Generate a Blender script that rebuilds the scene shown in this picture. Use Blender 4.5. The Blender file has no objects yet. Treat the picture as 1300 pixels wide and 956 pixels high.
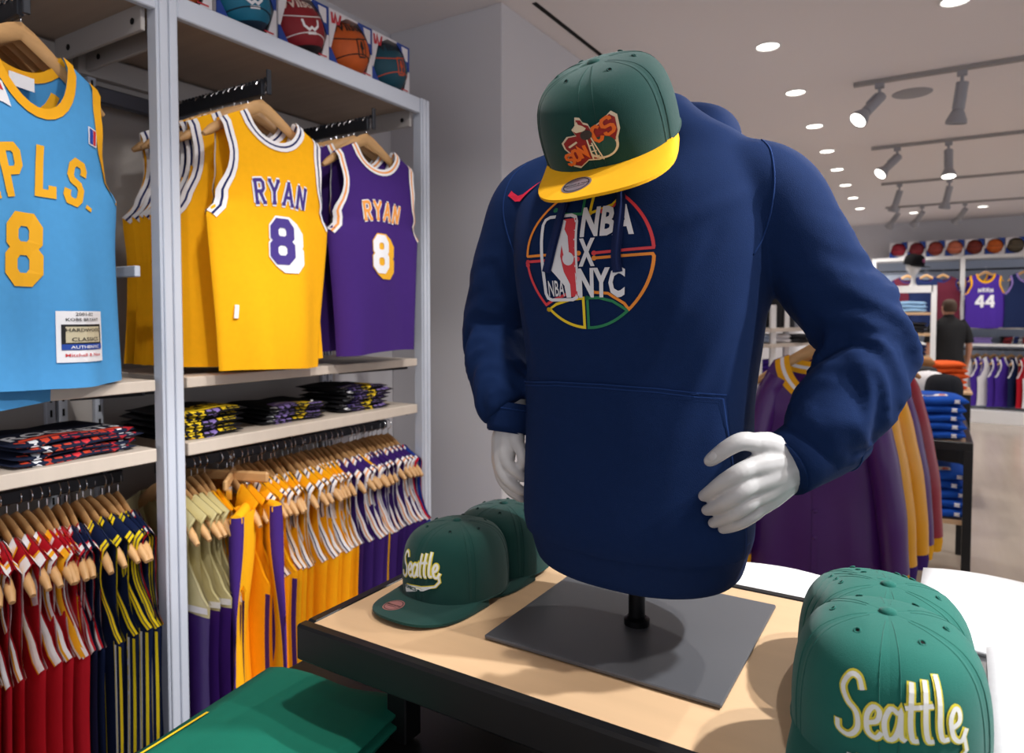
import bpy, bmesh, math, random
import numpy as np
from mathutils import Vector, Matrix, noise
from mathutils.bvhtree import BVHTree
from mathutils.geometry import tessellate_polygon

random.seed(7)
SC = bpy.context.scene
COL = SC.collection
PI = math.pi

# ------------------------------------------------------------------ camera
FPX = 866.7
YAW, PITCH = math.radians(31.68), math.radians(2.18)
CAM = Vector((0, 0, 1.5))
cam_data = bpy.data.cameras.new('camera')
cam_data.sensor_fit = 'HORIZONTAL'
cam_data.sensor_width = 36
cam_data.lens = 24
cam_data.shift_y = -(478 - 433.5) / 1300
cam_data.clip_start = 0.05
cam_data.dof.use_dof = True
cam_data.dof.focus_distance = 0.95
cam_data.dof.aperture_fstop = 6.3
cam = bpy.data.objects.new('camera', cam_data)
cam.location = CAM
cam.rotation_euler = (math.radians(90) - PITCH, 0, YAW)
COL.objects.link(cam)
SC.camera = cam
CF = Vector((-math.sin(YAW) * math.cos(PITCH), math.cos(YAW) * math.cos(PITCH), -math.sin(PITCH)))
CR = Vector((math.cos(YAW), math.sin(YAW), 0))
CU = CR.cross(CF)

def P(px, py, dep):
    """world point seen at photograph pixel (px, py) at a given depth"""
    return CAM + (CF + CR * ((px - 650) / FPX) - CU * ((py - 433.5) / FPX)) * dep

# ------------------------------------------------------------------ world, exposure
SC.view_settings.view_transform = 'Standard'
SC.view_settings.look = 'None'
SC.view_settings.gamma = 1
SC.view_settings.use_curve_mapping = False
SC.view_settings.exposure = 0.0
world = bpy.data.worlds.new('world')
SC.world = world
world.use_nodes = True
world.node_tree.nodes['Background'].inputs[0].default_value = (0.86, 0.87, 0.95, 1)
world.node_tree.nodes['Background'].inputs[1].default_value = 1.12

def spot(name, loc, tgt, watt, size=60, blend=0.5, radius=0.05, color=(1, 0.96, 0.92)):
    d = bpy.data.lights.new(name, 'SPOT')
    d.energy = watt
    d.spot_size = math.radians(size)
    d.spot_blend = blend
    d.shadow_soft_size = radius
    d.color = color
    o = bpy.data.objects.new(name, d)
    o.location = loc
    o.rotation_euler = (Vector(tgt) - Vector(loc)).to_track_quat('-Z', 'Y').to_euler()
    COL.objects.link(o)
    return o

CEIL = 2.9
# ceiling track spots near the display (tracks run along X every 1.8 m, like those in view)
spot('track_spot', (1.05, 1.35, 2.8), (-0.15, 0.95, 1.35), 240, 50, 0.4, 0.03, (.95, .97, 1))
spot('track_spot', (0.15, 2.75, 2.8), (-0.35, 1.0, 1.3), 75, 50, 0.4, 0.03)
spot('track_spot', (1.1, 1.0, 2.8), (0.1, 1.15, 1.0), 110, 55, 0.4, 0.03)
spot('track_spot', (-0.1, -0.55, 2.8), (-0.45, 1.0, 1.2), 12, 60, 0.6, 0.06)
# wall washers on the left bays
for yy, e in ((0.35, 22), (1.05, 24), (1.75, 22)):
    spot('wash_spot', (-0.75, yy - 0.15, 2.8), (-1.8, yy + 0.2, 1.45), e, 75, 0.6, 0.05)
# lower rail
spot('wash_spot', (-0.2, 0.6, 2.8), (-1.75, 0.95, 0.6), 80, 60, 0.6, 0.05)
spot('wash_spot', (-0.2, 1.6, 2.8), (-1.75, 1.8, 0.6), 80, 60, 0.6, 0.05)

# ------------------------------------------------------------------ helpers
def lin(c):
    out = []
    for v in c:
        v /= 255.0
        out.append(v / 12.92 if v <= 0.04045 else ((v + 0.055) / 1.055) ** 2.4)
    return out

MATS = {}
def mat(name, color, rough=0.7, metal=0.0, var=0.0, vscale=20.0, bump=0.0, bscale=300.0, emis=0.0,
        sheen=0.0, coat=0.0, spec=0.4, wave=None, alpha=None):
    if name in MATS:
        return MATS[name]
    m = bpy.data.materials.new(name)
    m.use_nodes = True
    nt = m.node_tree
    b = nt.nodes['Principled BSDF']
    r, g, bl = lin(color)
    b.inputs['Base Color'].default_value = (r, g, bl, 1)
    b.inputs['Roughness'].default_value = rough
    b.inputs['Metallic'].default_value = metal
    b.inputs['Specular IOR Level'].default_value = spec
    if sheen:
        b.inputs['Sheen Weight'].default_value = sheen
        b.inputs['Sheen Roughness'].default_value = 0.5
    if coat:
        b.inputs['Coat Weight'].default_value = coat
        b.inputs['Coat Roughness'].default_value = 0.1
    if emis:
        b.inputs['Emission Color'].default_value = (r, g, bl, 1)
        b.inputs['Emission Strength'].default_value = emis
    tc = None
    if var or bump or wave:
        tc = nt.nodes.new('ShaderNodeTexCoord')
    if var:
        n = nt.nodes.new('ShaderNodeTexNoise')
        n.inputs['Scale'].default_value = vscale
        n.inputs['Detail'].default_value = 3
        nt.links.new(tc.outputs['Object'], n.inputs['Vector'])
        mx = nt.nodes.new('ShaderNodeMix')
        mx.data_type = 'RGBA'
        mx.inputs[6].default_value = (r * (1 - var), g * (1 - var), bl * (1 - var), 1)
        mx.inputs[7].default_value = (min(1, r * (1 + var)), min(1, g * (1 + var)), min(1, bl * (1 + var)), 1)
        nt.links.new(n.outputs['Fac'], mx.inputs[0])
        nt.links.new(mx.outputs[2], b.inputs['Base Color'])
    if wave:  # (scale vector, dark factor): streaky grain
        mp = nt.nodes.new('ShaderNodeMapping')
        mp.inputs['Scale'].default_value = wave[0]
        n = nt.nodes.new('ShaderNodeTexNoise')
        n.inputs['Scale'].default_value = 1.0
        n.inputs['Detail'].default_value = 4
        nt.links.new(tc.outputs['Object'], mp.inputs['Vector'])
        nt.links.new(mp.outputs[0], n.inputs['Vector'])
        rp = nt.nodes.new('ShaderNodeValToRGB')
        rp.color_ramp.elements[0].position = 0.3
        rp.color_ramp.elements[1].position = 0.7
        k = wave[1]
        rp.color_ramp.elements[0].color = (r * k, g * k, bl * k, 1)
        rp.color_ramp.elements[1].color = (r, g, bl, 1)
        nt.links.new(n.outputs['Fac'], rp.inputs[0])
        nt.links.new(rp.outputs[0], b.inputs['Base Color'])
    if bump:
        n = nt.nodes.new('ShaderNodeTexNoise')
        n.inputs['Scale'].default_value = bscale
        n.inputs['Detail'].default_value = 2
        nt.links.new(tc.outputs['Object'], n.inputs['Vector'])
        bp = nt.nodes.new('ShaderNodeBump')
        bp.inputs['Strength'].default_value = bump
        bp.inputs['Distance'].default_value = 0.002
        nt.links.new(n.outputs['Fac'], bp.inputs['Height'])
        nt.links.new(bp.outputs[0], b.inputs['Normal'])
    m.diffuse_color = (r, g, bl, 1)
    MATS[name] = m
    return m

def cloth(name, c, rough=0.85, sheen=0.0, bump=0.12, bs=600, var=0.06):
    return mat(name, c, rough, var=var, vscale=60, bump=bump, bscale=bs, sheen=sheen, spec=0.25)

class MB:
    def __init__(s):
        s.v, s.f, s.m = [], [], []
    def add(s, vs, fs, mi=0):
        o = len(s.v)
        s.v += [tuple(p) for p in vs]
        s.f += [tuple(i + o for i in f) for f in fs]
        s.m += ([mi] * len(fs) if isinstance(mi, int) else list(mi))
        return s
    def box(s, c, d, bev=0.0, mi=0, rz=0.0, M=None):
        hx = [d[0] / 2, d[1] / 2, d[2] / 2]
        if M is None:
            M = Matrix.Translation(c) @ Matrix.Rotation(rz, 4, 'Z')
        sg = [(a, b, e) for a in (-1, 1) for b in (-1, 1) for e in (-1, 1)]
        if bev <= 0:
            vs = [M @ Vector([g[i] * hx[i] for i in range(3)]) for g in sg]
            return s.add(vs, [(0, 1, 3, 2), (4, 6, 7, 5), (0, 4, 5, 1), (2, 3, 7, 6), (0, 2, 6, 4), (1, 5, 7, 3)], mi)
        bev = min(bev, min(hx) * 0.98)
        idx = {}
        vs = []
        for ci, g in enumerate(sg):
            for a in range(3):
                idx[(ci, a)] = len(vs)
                vs.append(M @ Vector([g[i] * (hx[i] if i == a else hx[i] - bev) for i in range(3)]))
        cid = {g: i for i, g in enumerate(sg)}
        fs = []
        for a in range(3):
            b, c2 = (a + 1) % 3, (a + 2) % 3
            for sgn in (-1, 1):
                q = []
                for (x, y) in ((-1, -1), (1, -1), (1, 1), (-1, 1)):
                    g = [0, 0, 0]
                    g[a], g[b], g[c2] = sgn, x, y
                    q.append(idx[(cid[tuple(g)], a)])
                fs.append(tuple(q if sgn > 0 else q[::-1]))
            for x in (-1, 1):
                for y in (-1, 1):
                    g0, g1 = [0, 0, 0], [0, 0, 0]
                    g0[a], g1[a] = -1, 1
                    g0[b] = g1[b] = x
                    g0[c2] = g1[c2] = y
                    i0, i1 = cid[tuple(g0)], cid[tuple(g1)]
                    q = (idx[(i0, b)], idx[(i0, c2)], idx[(i1, c2)], idx[(i1, b)])
                    fs.append(q if x * y < 0 else q[::-1])
        for ci, g in enumerate(sg):
            q = (idx[(ci, 0)], idx[(ci, 1)], idx[(ci, 2)])
            fs.append(q if g[0] * g[1] * g[2] > 0 else q[::-1])
        return s.add(vs, fs, mi)
    def tube(s, path, r, n=8, cap=True, closed=False, mi=0, flat=None):
        pts = [Vector(p) for p in path]
        N = len(pts)
        rr = r if hasattr(r, '__len__') else [r] * N
        vs, fs = [], []
        up = None
        for i, p in enumerate(pts):
            if closed:
                t = (pts[(i + 1) % N] - pts[i - 1])
            else:
                t = pts[min(i + 1, N - 1)] - pts[max(i - 1, 0)]
            t.normalize()
            if up is None:
                a = Vector((0, 0, 1)) if abs(t.z) < 0.9 else Vector((1, 0, 0))
                up = (a - t * a.dot(t)).normalized()
            else:
                up = (up - t * up.dot(t)).normalized()
            bi = t.cross(up)
            r0 = rr[i]
            ra, rb = (r0 if hasattr(r0, '__len__') else (r0, r0))
            for k in range(n):
                an = 2 * PI * k / n
                vs.append(p + up * (math.cos(an) * ra) + bi * (math.sin(an) * rb))
        for i in range(N if closed else N - 1):
            j = (i + 1) % N
            for k in range(n):
                k2 = (k + 1) % n
                fs.append((i * n + k, i * n + k2, j * n + k2, j * n + k))
        if cap and not closed:
            fs.append(tuple(range(n))[::-1])
            fs.append(tuple((N - 1) * n + k for k in range(n)))
        return s.add(vs, fs, mi)
    def grid(s, rows, mi=0, closeu=False):
        n = len(rows[0])
        vs = [p for r in rows for p in r]
        fs, ms = [], []
        for i in range(len(rows) - 1):
            for k in range(n if closeu else n - 1):
                k2 = (k + 1) % n
                fs.append((i * n + k, i * n + k2, (i + 1) * n + k2, (i + 1) * n + k))
                ms.append(mi(i, k) if callable(mi) else mi)
        return s.add(vs, fs, ms)
    def lathe(s, prof, n=24, M=None, mi=0):
        M = M or Matrix.Identity(4)
        rows = [[M @ Vector((r * math.cos(2 * PI * k / n), r * math.sin(2 * PI * k / n), z)) for k in range(n)] for r, z in prof]
        return s.grid(rows, mi, True)
    def prism(s, poly, y0, y1, M=None, mi=0):
        """polygon in (x,z) extruded along y"""
        M = M or Matrix.Identity(4)
        n = len(poly)
        vs = [M @ Vector((x, y0, z)) for x, z in poly] + [M @ Vector((x, y1, z)) for x, z in poly]
        fs = [(k, (k + 1) % n, n + (k + 1) % n, n + k) for k in range(n)]
        tr = tessellate_polygon([[Vector((x, z, 0)) for x, z in poly]])
        fs += [tuple(t) for t in tr] + [tuple(n + i for i in t[::-1]) for t in tr]
        return s.add(vs, fs, mi)
    def build(s, name, mats, parent=None, smooth=None, recalc=True):
        me = bpy.data.meshes.new(name)
        me.from_pydata(s.v, [], s.f)
        if not isinstance(mats, (list, tuple)):
            mats = [mats]
        for m in mats:
            me.materials.append(m)
        if len(mats) > 1:
            me.polygons.foreach_set('material_index', s.m)
        if recalc:
            bm = bmesh.new()
            bm.from_mesh(me)
            bmesh.ops.recalc_face_normals(bm, faces=bm.faces)
            bm.to_mesh(me)
            bm.free()
        if smooth is not None:
            me.polygons.foreach_set('use_smooth', [True] * len(me.polygons))
            if smooth < 179:
                me.set_sharp_from_angle(angle=math.radians(smooth))
        me.update()
        o = bpy.data.objects.new(name, me)
        COL.objects.link(o)
        if parent:
            o.parent = parent
        return o

def tag(o, label, cat, group=None):
    o['label'] = label
    o['category'] = cat
    if group:
        o['group'] = group
    return o

def thing(name, label, cat, loc=(0, 0, 0), rz=0.0, group=None, rot=None):
    o = bpy.data.objects.new(name, None)
    o.empty_display_size = 0.05
    COL.objects.link(o)
    o.location = loc
    o.rotation_euler = rot if rot else (0, 0, rz)
    return tag(o, label, cat, group)

def struct(o, kind='structure'):
    o['kind'] = kind
    return o

def copy_tree(root, loc=None, rot=None, label=None, group=None, scale=None):
    r = root.copy()
    COL.objects.link(r)
    if loc is not None:
        r.location = loc
    if rot is not None:
        r.rotation_euler = rot
    if scale is not None:
        r.scale = scale
    if label:
        r['label'] = label
    if group:
        r['group'] = group
    for ch in list(root.children):
        c = ch.copy()
        COL.objects.link(c)
        c.parent = r
        for g in list(ch.children):
            d = g.copy()
            COL.objects.link(d)
            d.parent = c
    return r

ORD = ['first', 'second', 'third', 'fourth', 'fifth', 'sixth', 'seventh', 'eighth', 'ninth', 'tenth', 'eleventh', 'twelfth',
       'thirteenth', 'fourteenth', 'fifteenth', 'sixteenth']

def crom(pts, n=8):
    """Catmull-Rom through tuples of any length"""
    p = [np.array(q, float) for q in pts]
    p = [2 * p[0] - p[1]] + p + [2 * p[-1] - p[-2]]
    out = []
    for i in range(1, len(p) - 2):
        for k in range(n):
            t = k / n
            a, b, c, d = p[i - 1], p[i], p[i + 1], p[i + 2]
            out.append(0.5 * ((2 * b) + (c - a) * t + (2 * a - 5 * b + 4 * c - d) * t * t + (3 * b - a - 3 * c + d) * t ** 3))
    out.append(p[-2])
    return out

def remesh(o, voxel, smooth_it=4, smooth_f=0.5):
    m = o.modifiers.new('r', 'REMESH')
    m.mode = 'VOXEL'
    m.voxel_size = voxel
    sm = o.modifiers.new('s', 'SMOOTH')
    sm.iterations = smooth_it
    sm.factor = smooth_f
    dg = bpy.context.evaluated_depsgraph_get()
    dg.update()
    me = bpy.data.meshes.new_from_object(o.evaluated_get(dg))
    old = o.data
    mats = list(old.materials)
    o.modifiers.clear()
    o.data = me
    me.name = old.name
    if len(me.materials) == 0:
        for mm in mats:
            me.materials.append(mm)
    bpy.data.meshes.remove(old)
    me.polygons.foreach_set('use_smooth', [True] * len(me.polygons))
    me.polygons.foreach_set('material_index', [0] * len(me.polygons))
    return o

def bvh_of(objs):
    vs, fs = [], []
    for o in objs:
        off = len(vs)
        vs += [v.co.copy() for v in o.data.vertices]
        fs += [tuple(i + off for i in p.vertices) for p in o.data.polygons]
    return BVHTree.FromPolygons(vs, fs)

# ---- flat print helpers: everything is (verts2d, faces), then mapped onto a surface
def strokes(lines, w, seg=0.02, closed=False):
    vs, fs = [], []
    for ln in lines:
        cl = closed or (len(ln) > 2 and ln[0] == ln[-1])
        pts = list(ln[:-1]) if (cl and ln[0] == ln[-1]) else list(ln)
        P2 = []
        N = len(pts)
        for i in range(N if cl else N - 1):
            a, b = np.array(pts[i], float), np.array(pts[(i + 1) % N], float)
            k = max(1, int(np.linalg.norm(b - a) / seg))
            for j in range(k):
                P2.append(a + (b - a) * j / k)
        if not cl:
            P2.append(np.array(pts[-1], float))
        n = len(P2)
        o = len(vs)
        for i in range(n):
            if cl:
                d0 = P2[i] - P2[i - 1]
                d1 = P2[(i + 1) % n] - P2[i]
            else:
                d0 = P2[i] - P2[i - 1] if i > 0 else P2[1] - P2[0]
                d1 = P2[i + 1] - P2[i] if i < n - 1 else d0
            d0 = d0 / (np.linalg.norm(d0) + 1e-9)
            d1 = d1 / (np.linalg.norm(d1) + 1e-9)
            t = d0 + d1
            t = t / (np.linalg.norm(t) + 1e-9)
            nn = np.array([-t[1], t[0]])
            k = 1 / max(0.45, abs(float(np.dot(nn, [-d0[1], d0[0]]))))
            vs.append(tuple(P2[i] + nn * w / 2 * k))
            vs.append(tuple(P2[i] - nn * w / 2 * k))
        for i in range(n if cl else n - 1):
            j = (i + 1) % n
            fs.append((o + 2 * i, o + 2 * i + 1, o + 2 * j + 1, o + 2 * j))
    return vs, fs

def fillpoly(poly, maxlen=0.02, it=3):
    bm = bmesh.new()
    vv = [bm.verts.new((x, y, 0)) for x, y in poly]
    for t in tessellate_polygon([[Vector((x, y, 0)) for x, y in poly]]):
        try:
            bm.faces.new([vv[i] for i in t])
        except ValueError:
            pass
    return _sub(bm, maxlen, it)

def _sub(bm, maxlen, it):
    for _ in range(it):
        es = [e for e in bm.edges if e.calc_length() > maxlen]
        if not es:
            break
        bmesh.ops.subdivide_edges(bm, edges=es, cuts=1)
        bmesh.ops.triangulate(bm, faces=bm.faces)
    bm.verts.index_update()
    vs = [(v.co.x, v.co.y) for v in bm.verts]
    fs = [tuple(v.index for v in f.verts) for f in bm.faces]
    bm.free()
    return vs, fs

def text2d(s, size=1.0, bold=0.0, shear=0.0, sx=1.0, maxlen=9, it=0, space=1.0):
    cu = bpy.data.curves.new('t', 'FONT')
    cu.body = s
    cu.size = size
    cu.offset = bold
    cu.shear = shear
    cu.align_x = 'CENTER'
    cu.resolution_u = 2
    cu.space_character = space
    o = bpy.data.objects.new('t', cu)
    COL.objects.link(o)
    dg = bpy.context.evaluated_depsgraph_get()
    dg.update()
    me = bpy.data.meshes.new_from_object(o.evaluated_get(dg))
    bm = bmesh.new()
    bm.from_mesh(me)
    bmesh.ops.triangulate(bm, faces=bm.faces)
    bpy.data.objects.remove(o)
    bpy.data.curves.remove(cu)
    bpy.data.meshes.remove(me)
    for v in bm.verts:
        v.co.x *= sx
    return _sub(bm, maxlen, it)

def xf(vf, s=1.0, dx=0.0, dy=0.0, rot=0.0, sx=1.0, sy=1.0):
    c, n = math.cos(rot), math.sin(rot)
    return [((x * sx * c - y * sy * n) * s + dx, (x * sx * n + y * sy * c) * s + dy) for x, y in vf[0]], vf[1]

def put(mb, vf, mapper, lift, mi=0):
    mb.add([mapper(x, y, lift) for x, y in vf[0]], vf[1], mi)

def planemap(M):
    """(u,v) -> point on the XZ plane of matrix M, lifted along -Y"""
    return lambda u, v, l: M @ Vector((u, -l, v))

def circ(r, n=32, cx=0, cy=0, a0=0.0, a1=2 * PI, ry=None):
    ry = ry or r
    return [(cx + r * math.cos(a0 + (a1 - a0) * k / n), cy + ry * math.sin(a0 + (a1 - a0) * k / n)) for k in range(n + (0 if abs(a1 - a0 - 2 * PI) < 1e-6 else 1))]

GL = {  # slab varsity glyphs as strokes in a 0.7 x 1 box
 'R': [[(.12, 0), (.12, 1)], [(.12, 1), (.5, 1), (.62, .88), (.62, .62), (.5, .5), (.12, .5)], [(.36, .5), (.6, 0)], [(0, 0), (.26, 0)], [(0, 1), (.2, 1)], [(.5, 0), (.74, 0)]],
 'Y': [[(.05, 1), (.35, .5)], [(.65, 1), (.35, .5)], [(.35, .5), (.35, 0)], [(.22, 0), (.48, 0)], [(-.05, 1), (.18, 1)], [(.52, 1), (.75, 1)]],
 'A': [[(.06, 0), (.35, 1)], [(.64, 0), (.35, 1)], [(.18, .33), (.52, .33)], [(-.06, 0), (.18, 0)], [(.52, 0), (.76, 0)], [(.25, 1), (.45, 1)]],
 'N': [[(.1, 0), (.1, 1)], [(.6, 0), (.6, 1)], [(.1, 1), (.6, 0)], [(-.02, 0), (.22, 0)], [(0, 1), (.14, 1)], [(.48, 1), (.72, 1)]],
 'M': [[(.05, 0), (.05, 1)], [(.65, 0), (.65, 1)], [(.05, 1), (.35, .35), (.65, 1)], [(-.06, 0), (.16, 0)], [(.54, 0), (.76, 0)]],
 'P': [[(.12, 0), (.12, 1)], [(.12, 1), (.5, 1), (.62, .88), (.62, .6), (.5, .48), (.12, .48)], [(0, 0), (.26, 0)], [(0, 1), (.2, 1)]],
 'L': [[(.14, 1), (.14, 0), (.6, 0), (.6, .2)], [(0, 1), (.28, 1)], [(0, 0), (.2, 0)]],
 'S': [[(.62, .74), (.62, .88), (.5, 1), (.2, 1), (.08, .88), (.08, .64), (.2, .53), (.5, .47), (.62, .36), (.62, .12), (.5, 0), (.2, 0), (.08, .12), (.08, .26)]],
 '.': [[(.05, 0), (.05, .1)]],
 'B': [[(.12, 0), (.12, 1)], [(.12, 1), (.5, 1), (.6, .9), (.6, .62), (.5, .52), (.12, .52)], [(.5, .52), (.64, .42), (.64, .1), (.52, 0), (.12, 0)]],
 '8': [[(.2, 1), (.5, 1), (.63, .86), (.63, .64), (.5, .52), (.2, .52), (.07, .64), (.07, .86), (.2, 1)], [(.2, .52), (.5, .52), (.65, .38), (.65, .14), (.5, 0), (.2, 0), (.05, .14), (.05, .38), (.2, .52)]],
 '4': [[(.5, 0), (.5, 1), (.42, 1), (.02, .38), (.02, .3), (.72, .3)], [(.36, 0), (.64, 0)]],
}

def arched(word, h, w, adv, radius, weight):
    """list of stroke meshes for a word on an arch; centred on u=0, baseline v=0 in the middle"""
    vs, fs = [], []
    n = len(word)
    for i, ch in enumerate(word):
        u0 = (i - (n - 1) / 2) * adv
        g = [[((x - .35) * w / .7, y * h) for x, y in ln] for ln in GL[ch]]
        sv, sf = strokes(g, weight, 0.012)
        o = len(vs)
        a = -u0 / radius if radius else 0
        cx, cy = (math.sin(-a) * radius, math.cos(a) * radius - radius) if radius else (u0, 0)
        for x, y in sv:
            vs.append((cx + x * math.cos(a) - y * math.sin(a), cy + x * math.sin(a) + y * math.cos(a)))
        fs += [tuple(k + o for k in f) for f in sf]
    return vs, fs
# ------------------------------------------------------------------ materials for the place
m_floor = mat('floor_pale_wood', (196, 182, 166), 0.22, wave=((9, 0.8, 1), 0.86), spec=0.5)
m_ceil = mat('ceiling_paint', (232, 226, 226), 0.9)
m_wall = mat('wall_paint', (205, 203, 206), 0.85, var=0.02, vscale=3)
m_white_metal = mat('white_powdercoat', (196, 202, 214), 0.38, spec=0.5)
m_white = mat('white_plain', (235, 235, 235), 0.6)
m_grey_metal = mat('grey_metal', (92, 95, 106), 0.4, metal=0.6)
m_dark_metal = mat('dark_metal', (52, 54, 60), 0.45, metal=0.6)
m_black = mat('black_paint', (14, 14, 15), 0.38, var=0.2, vscale=8)
m_slot = mat('black_gap', (8, 8, 8), 0.9)
m_shelf = mat('laminate_shelf', (205, 192, 178), 0.45, wave=((2, 30, 2), 0.94))
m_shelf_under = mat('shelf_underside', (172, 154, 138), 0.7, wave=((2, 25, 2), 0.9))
m_panel = mat('back_panel', (176, 170, 166), 0.7)
m_chrome = mat('chrome', (215, 215, 220), 0.2, metal=1.0)
m_hanger = mat('hanger_beech', (205, 160, 108), 0.45, wave=((6, 60, 40), 0.82))
m_lampgrey = mat('lamp_grey', (150, 150, 155), 0.5)
m_lampon = mat('lamp_lens', (255, 250, 240), 0.5, emis=6.0)

# ------------------------------------------------------------------ room shell
WL, WR, YB, YF = -2.33, 7.0, 12.0, -4.0
o = MB().box((2.3, 4.0, -0.05), (9.4, 16.2, 0.1)).build('floor', m_floor); struct(o)
o = MB().box((2.3, 4.0, CEIL + 0.05), (9.4, 16.2, 0.1)).build('ceiling', m_ceil); struct(o)
o = MB().box((WL - 0.05, -0.6, CEIL / 2), (0.1, 6.8, CEIL)).build('wall_left', m_wall); struct(o)
o = MB().box((-2.0, 7.36, CEIL / 2), (0.66, 9.48, CEIL), 0.004).build('wall_column', m_wall); struct(o)
o = MB().box((2.3, YB + 0.05, CEIL / 2), (9.4, 0.1, CEIL)).build('wall_back', m_wall); struct(o)
o = MB().box((-1.55, 7.35, CEIL - 0.001), (0.022, 9.3, 0.004)).build('trim_1', m_slot); struct(o)

# ------------------------------------------------------------------ left wall shelving (two bays)
SX = -1.78                 # front plane of the shelving
BX = -2.31                 # back panel plane
POSTS = (0.0, 1.108, 2.21)
Z_TOP, Z_MID, Z_LOW = 2.345, 1.31, 1.12
unit = thing('shelving_unit', 'tall white metal wall shelving with wood shelves, rails and slotted uprights on the left', 'shelving', (0, 0, 0))
for i, y in enumerate(POSTS):
    b = MB()
    w = 0.062 if i < 2 else 0.05
    b.box((SX - 0.022, y, 1.19), (0.044, w, 2.38), 0.003)
    b.box((SX + 0.003, y - w * 0.22, 1.19), (0.008, w * 0.36, 2.37), 0.002)
    b.box((SX + 0.003, y + w * 0.22, 1.19), (0.008, w * 0.36, 2.37), 0.002)
    b.build('post', m_white_metal, unit, 30)
for i in range(2):
    y0, y1 = POSTS[i], POSTS[i + 1]
    ym, yl = (y0 + y1) / 2, y1 - y0
    hw = 0.031
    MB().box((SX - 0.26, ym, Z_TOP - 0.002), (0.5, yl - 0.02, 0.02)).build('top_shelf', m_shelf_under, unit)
    MB().box((SX - 0.012, ym, Z_TOP + 0.002), (0.024, yl - 2 * hw, 0.06), 0.003).build('fascia', m_white_metal, unit, 30)
    for yy in (y0 + hw + 0.012, y1 - hw - 0.012):
        b = MB().box((SX - 0.27, yy, Z_TOP - 0.045), (0.46, 0.012, 0.07), 0.002)
        for sx in (SX - 0.08, SX - 0.42):
            b.lathe([(0, 0.004), (0.009, 0.004), (0.009, -0.004), (0, -0.004)], 10,
                    Matrix.Translation((sx, yy, Z_TOP - 0.05)) @ Matrix.Rotation(PI / 2, 4, 'X') @ Matrix.Scale(2.0, 4, (0, 0, 1)), 1)
        b.build('side_bracket', [m_panel, m_slot], unit)
    MB().box((BX - 0.005, ym, 1.2), (0.015, yl, 2.3)).build('back_panel', m_panel, unit)
    MB().box((BX + 0.02, ym, Z_TOP - 0.055), (0.03, yl - 0.03, 0.07), 0.002).build('back_beam', m_panel, unit)
    for zz, nm in ((Z_MID, 'shelf'), (Z_LOW, 'shelf')):
        MB().box((SX - 0.245, ym, zz), (0.47, yl - 2 * hw - 0.03, 0.03 if zz == Z_MID else 0.036), 0.002).build(nm, m_shelf, unit)
        for yy in (y0 + hw + 0.02, y1 - hw - 0.02):
            MB().prism([(SX - 0.45, zz - 0.018), (SX - 0.06, zz - 0.018), (SX - 0.06, zz - 0.03), (SX - 0.45, zz - 0.07)], yy - 0.004, yy + 0.004).build('shelf_bracket', m_dark_metal, unit)
    # slotted standards at both ends of the bay
    for yy in (y0 + hw + 0.03, y1 - hw - 0.05, y1 - hw - 0.015):
        b = MB().box((BX + 0.012, yy, 1.2), (0.02, 0.026, 2.2), 0.002)
        for k in range(44):
            b.box((BX + 0.0225, yy, 0.3 + k * 0.045), (0.002, 0.006, 0.022), 0, 1)
        b.build('slotted_upright', [m_white_metal, m_slot], unit)
    # upper hang bar on the wall and face-out arms
    MB().box((BX + 0.085, ym, Z_TOP - 0.16), (0.03, yl - 0.07, 0.05), 0.004).build('upper_rail', m_grey_metal, unit, 30)
    for yy in ((y0 + 0.28, y0 + 0.745) if i == 0 else (1.395, 1.85)):
        b = MB().box((BX + 0.06, yy, Z_TOP - 0.17), (0.03, 0.03, 0.1), 0.003)
        b.box(((BX + SX) / 2 + 0.06, yy, Z_TOP - 0.155), (0.47, 0.014, 0.04), 0.002)
        b.box((SX + 0.055, yy, Z_TOP - 0.14), (0.008, 0.016, 0.075), 0.002)
        for k in range(24):
            b.box((SX - 0.37 + k * 0.018, yy, Z_TOP - 0.131), (0.008, 0.014, 0.01))
        b.build('face_out_arm', m_dark_metal, unit)
    # lower hang rail
    b = MB().box((SX - 0.18, ym, 1.045), (0.02, yl - 0.10, 0.034), 0.003)
    for yy in (y0 + 0.1, ym, y1 - 0.1):
        b.box((SX - 0.18, yy, 1.075), (0.018, 0.012, 0.05), 0)
    b.build('lower_rail', m_dark_metal, unit)
    MB().box((SX - 0.24, ym, 0.06), (0.44, yl - 0.07, 0.12), 0.003).build('plinth', m_white_metal, unit)
    MB().box((SX - 0.26, y1 - 0.06 if i == 0 else y1 - 0.03, 1.62), (0.4, 0.016, 0.03), 0.002).build('side_rail', m_white_metal, unit)

# ------------------------------------------------------------------ basketballs in display boxes
m_card = mat('carton_white', (232, 228, 230), 0.45)
m_cardblue = mat('carton_blue', (30, 66, 150), 0.45)
m_cardred = mat('carton_red', (196, 44, 58), 0.45)

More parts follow.
